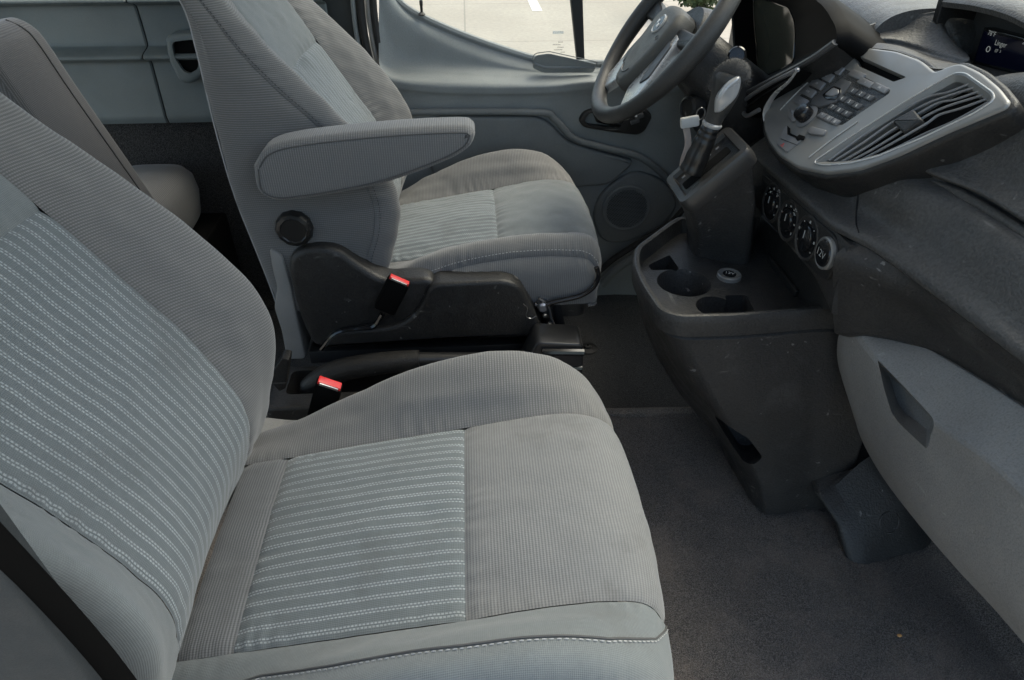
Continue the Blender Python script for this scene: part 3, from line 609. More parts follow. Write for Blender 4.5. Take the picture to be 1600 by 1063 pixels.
cut(hb2, g_prism(rnd([q-V3(0, .02, 0) for q in PP([(268, 66), (300, 62), (310, 66), (310, 108), (296, 116), (286, 112), (272, 90)], y=.80)], .012, 4), (0, -1, 0), .055, .001))
mk('pocket_back', g_prism(inset(rnd(go, .015, 5), newell(rnd(go, .015, 5)), .008)+V3(0, .012, 0), (0, -1, 0), .003, .001), 'hood_black', hb2)

# ================================================================== steering wheel
WC = V3(.438, .42, .863); WT = .65; RR = .203
A_ = V3(math.sin(WT), 0, math.cos(WT)); B_ = V3(0, 1., 0); N_ = V3(-math.cos(WT), 0, math.sin(WT))   # up in the wheel's plane, left, towards the driver
WP = lambda a, b, h=0.: WC+A_*a+B_*b+N_*h
sw_ = thing('steering_wheel', 'black leather steering wheel with silver spokes and round hub badge', 'steering wheel', tuple(WC-N_*.08))
th = np.linspace(0, 2*math.pi, 97)[:-1]; rr_ = .0175+.0016*np.cos(4*th)
rings = []
for t, r in zip(th, rr_):
    c = WP(RR*math.cos(t), RR*math.sin(t)); e = A_*math.cos(t)+B_*math.sin(t); ph = np.arange(16)/16*2*math.pi
    rings.append(c+r*(np.cos(ph)[:, None]*e*.93+np.sin(ph)[:, None]*N_*1.05))
mk('rim', (np.concatenate(rings), [(k*16+i, k*16+(i+1) % 16, ((k+1) % 96)*16+(i+1) % 16, ((k+1) % 96)*16+i) for k in range(96) for i in range(16)]), 'leather', sw_, angle=180)
hubo = [WP(a, b, .018) for a, b in ((.040, -.050), (.048, -.02), (.048, .02), (.040, .050), (.012, .068), (-.045, .064), (-.105, .046), (-.138, .026), (-.142, 0.), (-.138, -.026), (-.105, -.046), (-.045, -.064), (.012, -.068))]
hub = mk('hub', g_prism(smooth(np.array(hubo+hubo[:1]), 49)[:-1], N_, .045, .020, 7), 'hub_grey', sw_, angle=180)
mk('hub_groove', g_tube(np.array([WP(-.092+.022*math.cos(t), .0+.026*math.sin(t), .0185) for t in np.linspace(math.pi*.62, math.pi*1.38, 20)]), .0018, 6), 'button_dark', hub)
bd = MB(); bd.add(g_lathe([(.021, -.004), (.021, .002), (.019, .0035), (.0175, .002), (.0001, .0025)], WP(0, 0, .0185), N_, 40), 'bright_silver'); bd.add(g_lathe([(.0172, .0026), (.0001, .003)], WP(0, 0, .0185), N_, 32), 'badge_blue')
for dx in (-.006, .006): bd.add(g_box(WP(dx*.6, dx, .0222), B_*.004, A_*.0042, N_*.0006, .0004), 'print')
bd.build('badge', hub)
mk('hub_symbol', g_tube(np.array([WP(-.022+.005*math.cos(t), -.040+.006*math.sin(t), .0185) for t in np.linspace(0, 5.5, 14)]), .0007, 5), 'button_dark', hub)
def spoke(s):
    o = [WP(a, s*b, .0) for a, b in ((.012, .060), (.002, .096), (-.09, .116), (-.168, .124), (-.182, .094), (-.128, .040), (-.05, .055))]
    sp_ = mk('spoke', g_prism(rnd(o, .010), N_, .018, .004), 'bright_silver', sw_)
    mk('switch_pad', g_prism(rnd([WP(-.008, s*.070, .004), WP(-.014, s*.092, .003), WP(-.085, s*.108, .003), WP(-.108, s*.085, .003), WP(-.06, s*.070, .004)], .008), N_, .008, .0025), 'button_dark', sp_)
    o = [WP(.022, s*.062, .0), WP(.026, s*.12, -.004), WP(.040, s*(RR-.008), -.004), WP(-.006, s*(RR-.006), -.004), WP(-.004, s*.12, -.004), WP(-.02, s*.062, .0)]
    mk('spoke', g_prism(rnd(o, .010), N_, .022, .006), 'black_plastic', sw_)
spoke(1); spoke(-1)
mk('hub_back', g_lathe([(.075, -.03), (.085, -.05), (.07, -.075)], WC, N_, 32), 'black_plastic', sw_)

# ================================================================== dashboard
da = thing('dashboard', 'black and grey van dashboard with silver centre stack, cup holders and glovebox', 'dashboard', (.8, 0, 0))
def slab(net, us, vv, off, flip=False):
    """closed shell: a smooth surface and its copy shifted by off"""
    g = evalnet(net, us, vv); nu, nv = g.shape[:2]; a = g.reshape(-1, 3); b = a+np.asarray(off, float); N = nu*nv
    f = gridfaces(nu, nv, flip)+[tuple(i+N for i in q[::-1]) for q in gridfaces(nu, nv, flip)]
    bd = [(i*nv) for i in range(nu)]+[(nu-1)*nv+j for j in range(1, nv)]+[i*nv+nv-1 for i in range(nu-2, -1, -1)]+[j for j in range(nv-2, 0, -1)]
    for k in range(len(bd)):
        p, q = bd[k], bd[(k+1) % len(bd)]; s = (q, p, p+N, q+N); f.append(s[::-1] if flip else s)
    return np.concatenate([a, b]), f
# ---- padded upper dash on the passenger side, with its crease
cols = [.26, .18, .10, .0, -.06, -.11, -.15, -.19, -.25, -.35, -.5, -.65, -.85]
def prow(y):
    c = np.interp(-y, [-.26, .06, .11, .2, .35, .85], [.86, .885, .905, .936, .945, .945])
    k = np.interp(-y, [.0, .11], [1, 0]); s = k*.055; gx = np.interp(-y, [.13, .17], [0, 1])
    ex = np.interp(-y, [-.3, .133, .168, .226, .326, .85], [.60, .60, .618, .640, .66, .662]); ez = np.interp(-y, [-.2, -.02, .133, .168, .226, .326, .48, .85], [.656, .666, .671, .676, .668, .665, .678, .69])
    mx = np.interp(-y, [-.26, .10, .2, .3], [.635, .635, .655, .672])
    bb = float(np.interp(-y, [-.2, -.05, .10, .18, .26], [.03, .05, .05, .035, 0]))
    return [(1.25, y, .87), (.98, y, c-.012), (.82+s, y, c), (.765+s, y, c-.012), (.742+s, y, c-.065), (.728+s*.9-bb*.5, y, .812-.03*k), (.712+s*.7-bb*.8, y, .788-.03*k), (.712+.022*gx+s*.6-bb*.9, y, .776-.03*k), (.708-.004*gx+s*.2-bb, y, .764-.03*k), (.690-bb*.9, y, .738-.02*k), (mx+.004, y, .70), (ex+.002, y, ez+.012), (ex, y, ez), (ex+.006, y, ez-.004)]
net = [prow(y) for y in cols]
mk('upper_pad', slab(net, np.linspace(0, 12, 140), np.linspace(0, 13, 120), (.10, 0, -.03)), 'dash_pad', da, angle=60)
sm_ = smooth([P(1344, 284, x=.70), P(1341, 305, x=.685), P(1338, 335, x=.668), P(1340, 358, x=.656), P(1348, 374, x=.652)], 24)
pad = bpy.data.objects['upper_pad']; sm_ = smooth([q for q in (hit(pad, a, b)[0] for a, b in ((1344, 284), (1341, 305), (1338, 330), (1338, 350), (1342, 364))) if q is not None], 24); mk('pad_seam', g_tube(sm_, .0013, 6), 'seam_dark', da)
cq = [q for q in (hit(pad, a, b)[0] for a, b in ((1452, 281), (1475, 291), (1500, 304), (1530, 321), (1560, 339), (1595, 361), (1640, 392), (1700, 435))) if q is not None]
if len(cq) > 4:
    cs_ = smooth(np.array(cq), 50); mk('crease_lip', g_tube(cs_+V3(.001, 0, .0), np.concatenate([np.linspace(.001, .0075, 14), np.full(36, .0075)]), 10), 'dash_pad', da)
# ---- dark band under the pad
cols = [-.160, -.168, -.185, -.205, -.24, -.30, -.40, -.50, -.60, -.85]; bl = lambda y: float(np.interp(-y, [.16, .175, .21, .26, .31], [.082, .074, .046, .016, 0])); GT = lambda y: float(np.interp(-y, [.1, .165, .22, .30, .40, .50, .60, .85], [.485, .50, .535, .56, .585, .607, .62, .63]))
net = [[(prow(y)[12][0]+.004, y, prow(y)[12][2]-.004), (prow(y)[12][0]+.012-bl(y)*.4, y, prow(y)[12][2]-.03), (.690-bl(y), y, (prow(y)[12][2]+GT(y))/2-.005), (.704-bl(y)*.9, y, GT(y)+.012), (.716-bl(y)*.8, y, GT(y)-.01), (.76, y, GT(y)-.03)] for y in cols]
mk('lower_band', slab(net, np.linspace(0, 9, 70), np.linspace(0, 5, 24), (.05, 0, 0)), 'console_plastic', da)
# ---- glovebox with a recessed pull
cols = [-.118, -.122, -.14, -.175, -.22, -.30, -.40, -.50, -.60, -.85]
gi = lambda y, zs: float(np.interp(-y, [.115, .16, .22, .30, .40, .50, .60, .85], zs))
net = []
for i, y in enumerate(cols):
    xo = (.05, .014, .004)[i] if i < 3 else 0; zc = (.03, .012, .004)[i] if i < 3 else 0
    z1 = gi(y, [.485, .515, .535, .555, .58, .602, .615, .625]); z2 = gi(y, [.47, .505, .507, .506, .517, .545, .556, .57]); z3 = .43+(z2-.51)*.6; z4 = gi(y, [.37, .325, .293, .283, .29, .305, .325, .36])
    net.append([(.75, y, z1-.004-zc), (.712+xo, y, z1-zc), (.700+xo, y, z1-.004-zc), (.668+xo, y, z2+.008-zc), (.660+xo, y, z2-.004-zc), (.661+xo, y, z2-.02-zc), (.672+xo, y, z3), (.692+xo, y, (z3+z4)/2-.01), (.712+xo, y, z4+.012+zc), (.722+xo, y, z4+zc), (.76, y, z4-.004+zc)])
gb = mk('glovebox', slab(net, np.linspace(0, 9, 90), np.linspace(0, 10, 70), (.06, 0, 0)), 'glove_grey', da, angle=60)
pull = PP([(1372, 563), (1382, 610), (1393, 645), (1405, 662), (1448, 702), (1459, 664), (1455, 650), (1409, 601)], x=.645)
pb1 = rnd(pull, .006, 3); cpt = P(1436, 636, x=.645)
po1 = [(1371, 562), (1382, 610), (1393, 645), (1405, 662), (1448, 702), (1460, 664), (1457, 652), (1410, 601)]
pi1 = [(1390, 588), (1398, 616), (1404, 632), (1414, 646), (1450, 672), (1455, 660), (1452, 650), (1412, 606)]
rings = [rnd(PP(po1, x=.635), .005, 3), rnd(PP(po1, x=.668), .005, 3), rnd(PP(pi1, x=.705), .004, 3)]; pb1 = rings[0]
cut(gb, g_loft(rings, True, True) if newell(pb1)@V3(-1, 0, 0) < 0 else g_loft([r[::-1] for r in rings], True, True))

# ---- centre stack: silver bezel lying in one sloping plane
BP, BN = V3(.573, 0, .719), V3(-.8, 0, .6)
def B(px, py, h=0.): return PL(px, py, BP+BN*h, BN)
def BB(pts, h=0.): return [B(a, b, h) for a, b in pts]
Z5 = lambda pts, h=0.: [B(1180+a/4, 60+b/4, h) for a, b in pts]
bo = BB([(1344, 72), (1400, 79), (1438, 93), (1461, 112), (1480, 103), (1500, 97), (1532, 112), (1560, 135), (1577, 157), (1571, 167), (1480, 205), (1400, 243), (1340, 265), (1290, 271), (1245, 262), (1215, 242), (1200, 222), (1192, 200), (1193, 180), (1203, 155), (1228, 125), (1270, 97), (1310, 72), (1341, 47)])
bz = mk('center_bezel', g_prism(rnd(bo, .012, 3), BN, .035, .005, 4), 'silver', da)
bq = rnd(bo, .012, 3); bq = bq if newell(bq)@BN > 0 else bq[::-1]
mk('bezel_rim', g_loft([inset(bq, BN, -.006)-BN*.09, inset(bq, BN, -.005)-BN*.05, inset(bq, BN, -.006)-BN*.028, inset(bq, BN, -.0068)-BN*.012, inset(bq, BN, -.0055)-BN*.0080, inset(bq, BN, -.003)-BN*.006, inset(bq, BN, .001)-BN*.0055]), 'black_plastic', da, angle=60)
vo = BB([(1274, 253), (1335, 212), (1410, 164), (1455, 137), (1492, 117), (1506, 118), (1548, 148), (1550, 157), (1520, 176), (1440, 214), (1370, 243), (1330, 253), (1290, 256)])
vr = rnd(vo, .006, 3); vn = newell(vr); 
vi = inset(vr, BN if vn@BN > 0 else -BN, .006)
vq = vr if vn@BN > 0 else vr[::-1]; vqi = inset(vq, BN, .007)
cut(bz, g_loft([vqi-BN*.06, vqi-BN*.006, vq-BN*.0, inset(vq, BN, -.004)+BN*.01], True, True))
lip_ = inset(vq, BN, -.003); mk('vent_frame', g_tube(np.concatenate([lip_, lip_[:1]])+BN*.0003, .0013, 8, False), 'bright_silver', bz)
mk('vent_cavity', g_prism(inset(vq, BN, .004)-BN*.030, BN, .002, .0005), 'void_black', bz)
vw = inset(vq, BN, .0065); mk('vent_wall', g_loft([vw-BN*.008, vw-BN*.034]), 'black_plastic', bz)
for L in ([(1365, 247), (1405, 229), (1450, 207), (1490, 190), (1545, 160)], [(1304, 252), (1348, 224), (1394, 192), (1443, 165), (1473, 153), (1523, 137)], [(1326, 254), (1368, 231), (1420, 199), (1452, 179), (1484, 165), (1536, 149)], [(1296, 251), (1342, 217), (1392, 182), (1450, 152), (1480, 145), (1516, 131)], [(1312, 255), (1355, 230), (1397, 202), (1437, 177), (1467, 161), (1492, 156), (1530, 143)], [(1338, 254), (1380, 232), (1445, 195), (1467, 180), (1500, 170), (1542, 155)]):
    mk('vent_slat', g_tube(smooth(np.array(BB(L, -.005)), 30), .0009, 8, True, 2.6, BN), 'slat_grey', bz)
mk('vent_tab', g_prism(rnd(BB([(1394, 189), (1426, 170), (1441, 187), (1410, 207)], .002), .003), BN, .016, .003), 'black_plastic', bz)
# CD slot
cs = rnd(BB([(1335, 88), (1343, 89), (1414, 121), (1397, 127), (1341, 102)]), .002, 2); cs = cs if newell(cs)@BN > 0 else cs[::-1]
cut(bz, g_loft([cs-BN*.02, cs-BN*.004, inset(cs, BN, -.004)+BN*.01], True, True)); mk('disc_slot', g_prism(cs-BN*.012, BN, .004, .0005), 'void_black', bz)
# keypad
kp = Z5([(470, 160), (500, 157), (600, 205), (690, 240), (848, 320), (842, 345), (545, 545), (470, 548), (385, 505), (300, 440), (248, 412), (258, 378)], .0)
mk('keypad', g_prism(rnd(kp, .004, 3), BN, .02, .001), 'gloss_black', bz)
XD, YD = unit(B(1310, 130)-B(1290, 120)), None
tx = unit(B(1340, 130)-B(1310, 116)); ty = np.cross(BN, tx)
def key(c, d1, d2, mat='button_dark', txt=None, h=.0035, size=.006, par=bz, name='button', tm='print'):
    (cx, cy) = c; q = Z5([(cx-d1[0]-d2[0], cy-d1[1]-d2[1]), (cx+d1[0]-d2[0], cy+d1[1]-d2[1]), (cx+d1[0]+d2[0], cy+d1[1]+d2[1]), (cx-d1[0]+d2[0], cy-d1[1]+d2[1])])
    mb = MB().add(g_prism(rnd(np.array(q)+BN*h, .0015, 2), BN, .006, .0012, 2), mat)
    if txt: mb.add(g_text(txt, size, np.mean(q, 0)+BN*h, tx, ty), tm)
    return mb.build(name, par)
for (c, t) in (((512, 196), '◁'), ((450, 241), 'CD'), ((393, 289), 'AM'), ((337, 339), 'AUX'), ((288, 397), '≡')): key(c, (34, 17), (18, -22), 'button_grey', t if t.isalpha() else '-', size=.0055)
for c, t in (((697, 283), 'i'), ((786, 316), 'OK')): key(c, (40, 19), (17, -16), 'button_grey', t, size=.0055)
dig = '123456789*0#'
for r, (c0, st) in enumerate((((617, 334), (50, 21)), ((549, 383), (47, 22)), ((488, 436), (44, 20)), ((424, 487), (41, 20)))):
    for k in range(3): key((c0[0]+st[0]*k, c0[1]+st[1]*k), (st[0]*.44, st[1]*.44), (17, -14), 'button_grey' if r == 3 else 'button_dark', dig[r*3+k], size=.0085)
key((640, 232), (40, 17), (18, -18), 'button_grey')
dp = Z5([(545, 252), (600, 270), (560, 330), (500, 400), (400, 430), (345, 415), (350, 380), (430, 320)], .0035); mk('menu_pad', g_prism(rnd(dp, .004, 4), BN, .006, .0015), 'button_dark', bz)
mk('menu_ring', g_prism(rnd(Z5([(490, 295), (535, 310), (535, 345), (500, 385), (440, 380), (415, 355)], .0045), .004, 4), BN, .006, .001), 'gloss_black', bz)
mk('menu_key', g_prism(rnd(Z5([(485, 305), (520, 318), (518, 345), (470, 365), (430, 350)], .0065), .004, 4), BN, .006, .0015), 'button_grey', bz)
kn = Z5([(325, 492)])[0]; mb = MB().add(g_lathe([(.021, 0), (.0215, .002), (.019, .003)], kn, BN, 40), 'button_grey'); mb.add(g_lathe([(.0145, .002), (.0145, .018), (.0130, .0205), (.0001, .0205)], kn, BN, 40, lambda t: 1+.02*np.cos(24*t)), 'gloss_black'); mb.build('volume_knob', bz)
mk('seek_button', g_prism(rnd(Z5([(212, 430), (258, 462), (262, 500), (232, 525), (205, 490)], .004), .004, 4), BN, .008, .0015), 'button_grey', bz)
mk('seek_button', g_prism(rnd(Z5([(315, 580), (345, 548), (445, 572), (420, 605), (340, 598)], .004), .004, 4), BN, .008, .0015), 'button_grey', bz)
hz = MB().add(g_prism(rnd(Z5([(178, 552), (205, 548), (206, 590), (262, 612), (278, 600), (300, 625), (195, 712), (135, 662), (140, 632)], .0025), .003, 3), BN, .008, .0015), 'button_grey')
hz.build('hazard_switch', bz); mk('switch_gap', g_prism(Z5([(200, 545), (215, 560), (214, 590), (262, 612), (275, 600), (308, 612), (300, 632), (262, 640), (250, 622), (200, 600)], .0032), BN, .002, .0004), 'void_black', bz)
c = Z5([(170, 668)], .0028)[0]; mk('warning_symbol', g_tube(np.array([c+tx*.004*math.cos(t)+ty*.004*math.sin(t) for t in np.linspace(math.pi/2, math.pi*2.5, 4)]), .0006, 5), 'red_print', bz)
c0, c1 = Z5([(160, 628), (262, 668)], .0028); mk('switch_line', g_tube([c0, c1], .0005, 5), 'seam_dark', bz)
for L in ([(1188, 176), (1186, 174)],): pass
mk('bezel_edge', g_tube(smooth(np.array(BB([(1219, 172), (1245, 145), (1275, 118), (1300, 100), (1318, 88)], .0008)), 24), .0012, 6), 'bright_silver', bz)
mk('bezel_edge', g_tube(smooth(np.array(BB([(1264, 246), (1300, 218), (1340, 190)], .0008)), 20), .0012, 6), 'bright_silver', bz)

# ---- shelf and wall behind the bezel, dash top towards the windscreen
wb = [P(1342, 70, x=.712), P(1370, 67, x=.738), P(1400, 71, x=.765), P(1430, 80, x=.785), P(1460, 90, x=.795), P(1500, 101, x=.80)]
wt = [P(1340, 44, x=.715), P(1370, 34, x=.755), P(1405, 27, x=.79), P(1440, 22, x=.815), P(1470, 22, x=.835), P(1490, 60, x=.85)]
be = [B(1341, 74, -.004), B(1370, 76, -.004), B(1400, 80, -.004), B(1430, 91, -.004), B(1455, 106, -.004), B(1490, 108, -.010)]
net = [be, [(a+b)/2+V3(0, 0, .004) for a, b in zip(be, wb)], wb, [b+V3(.012, 0, .008) for b in wb], [(a*.5+b*.5)+V3(.012, 0, 0) for a, b in zip(wb, wt)], [b+V3(-.002, 0, -.006) for b in wt], [b+V3(.012, 0, .002) for b in wt], [b+V3(.08, .02, .004) for b in wt], [b+V3(.2, .03, -.02) for b in wt], [b+V3(.45, .03, -.07) for b in wt]]
mk('center_shelf', slab(net, np.linspace(0, 9, 80), np.linspace(0, 5, 50), (.02, 0, -.03), True), 'dash_pad', da, angle=60)
dtc = [(.90, .76), (.75, .765), (.60, .765), (.45, .765), (.33, .765), (.24, .75), (.17, .74)]
net = []
for y, x0 in dtc:
    h = np.interp(y, [.17, .3, .9], [.905, .90, .88]); net.append([(x0-.01, y, h-.06), (x0, y, h), (x0+.04, y, h+.03), (x0+.12, y, h+.036), (x0+.25, y, h+.02), (x0+.42, y, h-.02), (x0+.58, y, h-.06)])
mk('dash_top', slab(net, np.linspace(0, 6, 50), np.linspace(0, 6, 50), (.02, 0, -.03)), 'dash_pad', da, angle=60)
# ---- display hood and screen
hx = .822
hp_ = [P(1472, 3, x=hx), P(1520, 9, x=hx), P(1570, 22, x=hx), P(1610, 42, x=hx), P(1660, 75, x=hx)]
ht = smooth(hp_, 24); bot = []
rings = []
for k, (dx, dz, t) in enumerate(((.0, 0, .010), (.004, .006, .0), (.03, .012, 0), (.10, .014, 0), (.22, -.01, 0), (.34, -.05, 0))):
    rings.append(ht+V3(dx, dx*.1, dz))
G = np.array([ht+V3(.20, .02, -.03), ht+V3(.10, .01, -.012), ht+V3(.004, 0, -.008)]+rings[:]); G = np.array(G)
mk('display_hood', (G.reshape(-1, 3), gridfaces(G.shape[0], 24)), 'dash_pad', da, angle=50)
s0, s1 = ht[0], ht[0]+V3(.25, .03, -.03)
mk('hood_side', g_prism([s0+V3(.0, .0, .004), s1+V3(0, 0, .0), s1+V3(0, 0, -.10), s0+V3(.02, 0, -.085), s0+V3(.002, 0, -.03)], (0, -1, 0), .012, .003), 'black_plastic', da)
mk('hood_back', g_prism([P(1465, 0, x=.895), P(1660, 0, x=.895), P(1660, 150, x=.895), P(1465, 150, x=.895)], (-1, 0, .0), .02, .002), 'display_well', da)
SX = .868; sc4 = [P(1537, 43, x=SX), P(1660, 75, x=SX), P(1640, 128, x=SX), P(1519, 100, x=SX)]
scr = MB().add(g_prism(sc4, (-1, 0, .0), .02, .002), 'gloss_black'); scr_o = scr.build('display', da)
si = inset(np.array(sc4), newell(sc4), .005); si = si+V3(-.0008, 0, 0); mk('screen', (si, [(0, 1, 2, 3)]), 'screen', scr_o, flat=True)
xt = V3(0, -1, 0); yt = V3(0, 0, 1)
xt = unit(P(1600, 60, x=SX)-P(1540, 45, x=SX)); yt = np.cross(V3(-1, 0, 0), xt)
for s, px, py, sz in (('78°F', 1550, 53, .010), ('Linger', 1564, 69, .011), ('07', 1557, 80, .007), ('3', 1563, 81, .006), ('2', 1600, 66, .01)): mk('screen_text', g_text(s, sz, P(px, py, x=SX-.0016), xt, yt), 'screen_text', scr_o, flat=True)
c = P(1544, 77, x=SX-.0016); mk('screen_icon', g_tube(np.array([c+.004*(math.cos(t)*xt+math.sin(t)*yt) for t in np.linspace(0, 6.28, 16)]), .0006, 5), 'screen_text', scr_o)

# ---- instrument cluster: flared hood and lens with its reflection painted in
lipp = PP([(1143, -40), (1144, 20), (1147, 70), (1155, 120), (1168, 140), (1235, 104), (1306, 66), (1303, 46), (1287, 18), (1262, -4), (1215, -40)], x=.645)
lens = PP([(1178, -4), (1178, 25), (1182, 70), (1184, 100), (1187, 123), (1215, 111), (1240, 98), (1243, 60), (1242, 34), (1233, 13), (1206, 3)], x=.70)
A1, A2 = rnd(lipp, .02, 5), rnd(lens, .012, 5); nrm = V3(-1, 0, 0)
if newell(A1)@nrm < 0: A1, A2 = A1[::-1], A2[::-1]
outA = inset(A1, nrm, -.012)
mk('cluster_hood', g_loft([outA+V3(.12, 0, -.05), outA+V3(.02, 0, 0), inset(A1, nrm, -.006)+V3(.0, 0, 0), A1+V3(.002, 0, 0), A1*.6+A2*.4, A2]), 'hood_black', da, angle=50)
ln_ = MB().add((np.concatenate([A2, [A2.mean(0)+V3(.01, 0, 0)]]), [(i, (i+1) % 66, 66) for i in range(66)]), 'lens'); ln_.build('cluster_lens', da, angle=180)
mk('lens_frame', g_tube(np.concatenate([A2, A2[:1]])+V3(-.001, 0, 0), .002, 6, False), 'gloss_black', da)
led = [P(1166, 146, x=.612), P(1215, 121, x=.62), P(1266, 94, x=.63), P(1306, 66, x=.645)]
for a, b in ((0, .46), (.47, .70), (.71, 1.)):
    q = smooth(np.array(led), 60)[int(a*59):int(b*59)+1]; mk('ledge_trim', g_tube(q, .008, 8, True, .7), 'ledge_grey', da)  # lengths of trim in a plain grey of their own
net = [[V3(q[0]+.0, q[1], q[2]-.006), V3(q[0]+.02, q[1]+.01, q[2]-.04), V3(q[0]+.05, q[1]+.02, q[2]-.12), V3(.70, q[1]+.05, .50), V3(.80, q[1]+.05, .34)] for q in [P(1110, 176, x=.60)+V3(0, .3, 0), P(1110, 176, x=.60)]+led]
mk('knee_panel', slab(net, np.linspace(0, 5, 40), np.linspace(0, 4, 40), (.05, 0, 0)), 'black_plastic', da, angle=60)
# ---- driver-side end of the stack: air vent in a silver bracket
vl = PP([(1157, 166), (1168, 152), (1205, 130), (1246, 109), (1226, 132), (1210, 154), (1198, 182), (1185, 172), (1166, 182)], x=.612)
mk('side_vent', g_prism(rnd(vl, .005, 3), (-1, 0, .2), .03, .003), 'void_black', da)
mk('vent_bracket', g_tube(smooth(PP([(1246, 109), (1205, 130), (1170, 152), (1159, 165), (1166, 181), (1186, 172)], x=.608), 40), .0045, 8), 'button_grey', da)
mk('vent_blade', g_tube(smooth(PP([(1247, 108), (1232, 128), (1212, 146), (1200, 165), (1196, 182), (1199, 198)], x=.600), 40), np.concatenate([np.linspace(.002, .0065, 26), np.linspace(.0065, .004, 14)]), 8, True, .6), 'bright_silver', da)
for k in range(2): mk('vent_blade', g_tube(smooth([V3(-.004, 0, 0)+P(a+9*k, b-6*k, x=.612) for a, b in ((1168, 168), (1190, 152), (1222, 133))], 12), .0016, 6), 'black_plastic', da)
# ---- steering column, stalk
c0, c1 = WC-N_*.05, WC-N_*.29
rings = []
for t, a, b in ((0, .045, .05), (.05, .058, .062), (.5, .07, .072), (1., .085, .08)):
    th = np.linspace(0, 2*math.pi, 33)[:-1]; sg = lambda q: np.sign(q)*np.abs(q)**.7
    rings.append(c0+(c1-c0)*t+A_*(a*sg(np.cos(th)))[:, None]-A_*.012*t+B_*(b*sg(np.sin(th)))[:, None])
mk('column_cover', g_loft(rings, True, True), 'black_plastic', da, angle=60)
e1 = P(1152, 88, y=.235); e0 = c0+(c1-c0)*.35+B_*-.05
mk('stalk', g_tube([e0, e0*.4+e1*.6, e1], [.010, .009, .012], 12), 'black_plastic', da); ax_ = unit(e1-e0); mk('stalk_end', g_lathe([(.012, -.014), (.0165, -.01), (.0165, .008), (.014, .011), (.013, .009), (.0001, .009)], e1, ax_*.6+V3(-.5, -.6, .2), 28), 'gloss_black', da)
mk('ignition_barrel', g_lathe([(.024, -.03), (.024, 0), (.019, .004), (.017, .001), (.0001, .001)], P(1075, 165, y=.36)+V3(0, 0, -.005), (-.9, -.45, .1), 28), 'black_plastic', da)
# ---- climate control panel
fcols = [.24, .16, .08, .0, -.08, -.13, -.168]
net = [[(.606, y, .668), (.603, y, .655), (.604, y, .63), (.606, y, .60), (.611, y, .572-.25*max(0, -y-.09)), (.622, y, .562-.3*max(0, -y-.09)), (.68, y, .558-.3*max(0, -y-.09))] for y in fcols]
mk('center_fascia', slab(net, np.linspace(0, 6, 40), np.linspace(0, 6, 30), (.04, 0, 0)), 'console_plastic', da)
cp_ = PP([(1190, 270), (1304, 369), (1310, 402), (1292, 440), (1276, 430), (1190, 334)], x=.6005)
cl = mk('climate_panel', g_prism(rnd(cp_, .012, 5), (-1, 0, .02), .02, .002, 3), 'black_plastic', da)
yv, zv = V3(0, -1, 0), V3(0, 0, 1)
for k, (px, py, r) in enumerate(((1206, 317, .034), (1232, 345, .034), (1261, 372, .036))):
    c = P(px, py, x=.600); mb = MB().add(g_lathe([(r+.004, -.002), (r+.004, .002), (r+.001, .003), (r-.002, .0005)], c, (-1, 0, .05), 40), 'console_plastic'); mb.add(g_lathe([(r-.002, .0007), (.0001, .001)], c, (-1, 0, .05), 40), 'gloss_black'); mb.add(g_lathe([(r*.66, .001), (r*.64, .005), (r*.56, .007), (.0001, .0066)], c, (-1, 0, .05), 32, lambda t: 1+.03*np.cos(16*t)), 'gloss_black')
    ko = mb.build('climate_knob', cl)
    mk('pointer', g_box(c+V3(-.0074, 0, r*.2), (0, .001, 0), (0, 0, r*.2), (-.0004, 0, 0), .0003), 'dim_print', ko)
    marks = MB()
    for j in range(7):
        t = math.radians(210-j*40); marks.add(g_box(c+V3(-.0022, -.83*r*math.cos(t)*-1, .83*r*math.sin(t)), (0, .0012+.0008*(j % 2), 0), (0, 0, .0012+.001*((j+k) % 2)), (-.0004, 0, 0), .0002), 'dim_print')
    marks.build('dial_marks', ko)
    if k < 2:
        ic = MB(); i0 = P(px+10, py-15+2*k, x=.5985)
        for a, b in ((-.004, .004), (.0, .006), (.004, .002), (-.002, -.004), (.003, -.003)): ic.add(g_box(i0+V3(0, a, b), (0, .0022, 0), (0, 0, .0008), (-.0003, 0, 0), .0002), 'dim_print')
        ic.build('panel_symbol', cl)
c = P(1290, 396, x=.597); mb = MB().add(g_lathe([(.027, -.004), (.027, .003), (.0245, .005), (.0225, .004)], c, (-1, 0, .05), 40), 'silver'); mb.add(g_lathe([(.0228, .0035), (.021, .006), (.0001, .007)], c, (-1, 0, .05), 40), 'gloss_black'); mb.add(g_text('12V', .018, c+V3(-.008, 0, 0), yv, zv), 'dim_print'); mb.build('power_socket', cl)
# ---- pocket behind the cup tray
mk('pocket_wall', g_prism(rnd(PP([(1188, 335), (1290, 440), (1300, 485), (1180, 495), (1170, 420)], x=.645), .01), (-1, 0, 0), .02, .004), 'black_plastic', da)
pp_ = mk('media_panel', g_prism(rnd(PP([(1197, 395), (1245, 455), (1232, 482), (1192, 440)], x=.638), .004), (-1, 0, 0), .006, .002), 'black_plastic', da)
mk('usb_mark', g_box(P(1218, 455, x=.6355), (0, .004, 0), (0, 0, .003), (-.0005, 0, 0), .0002), 'print', pp_)
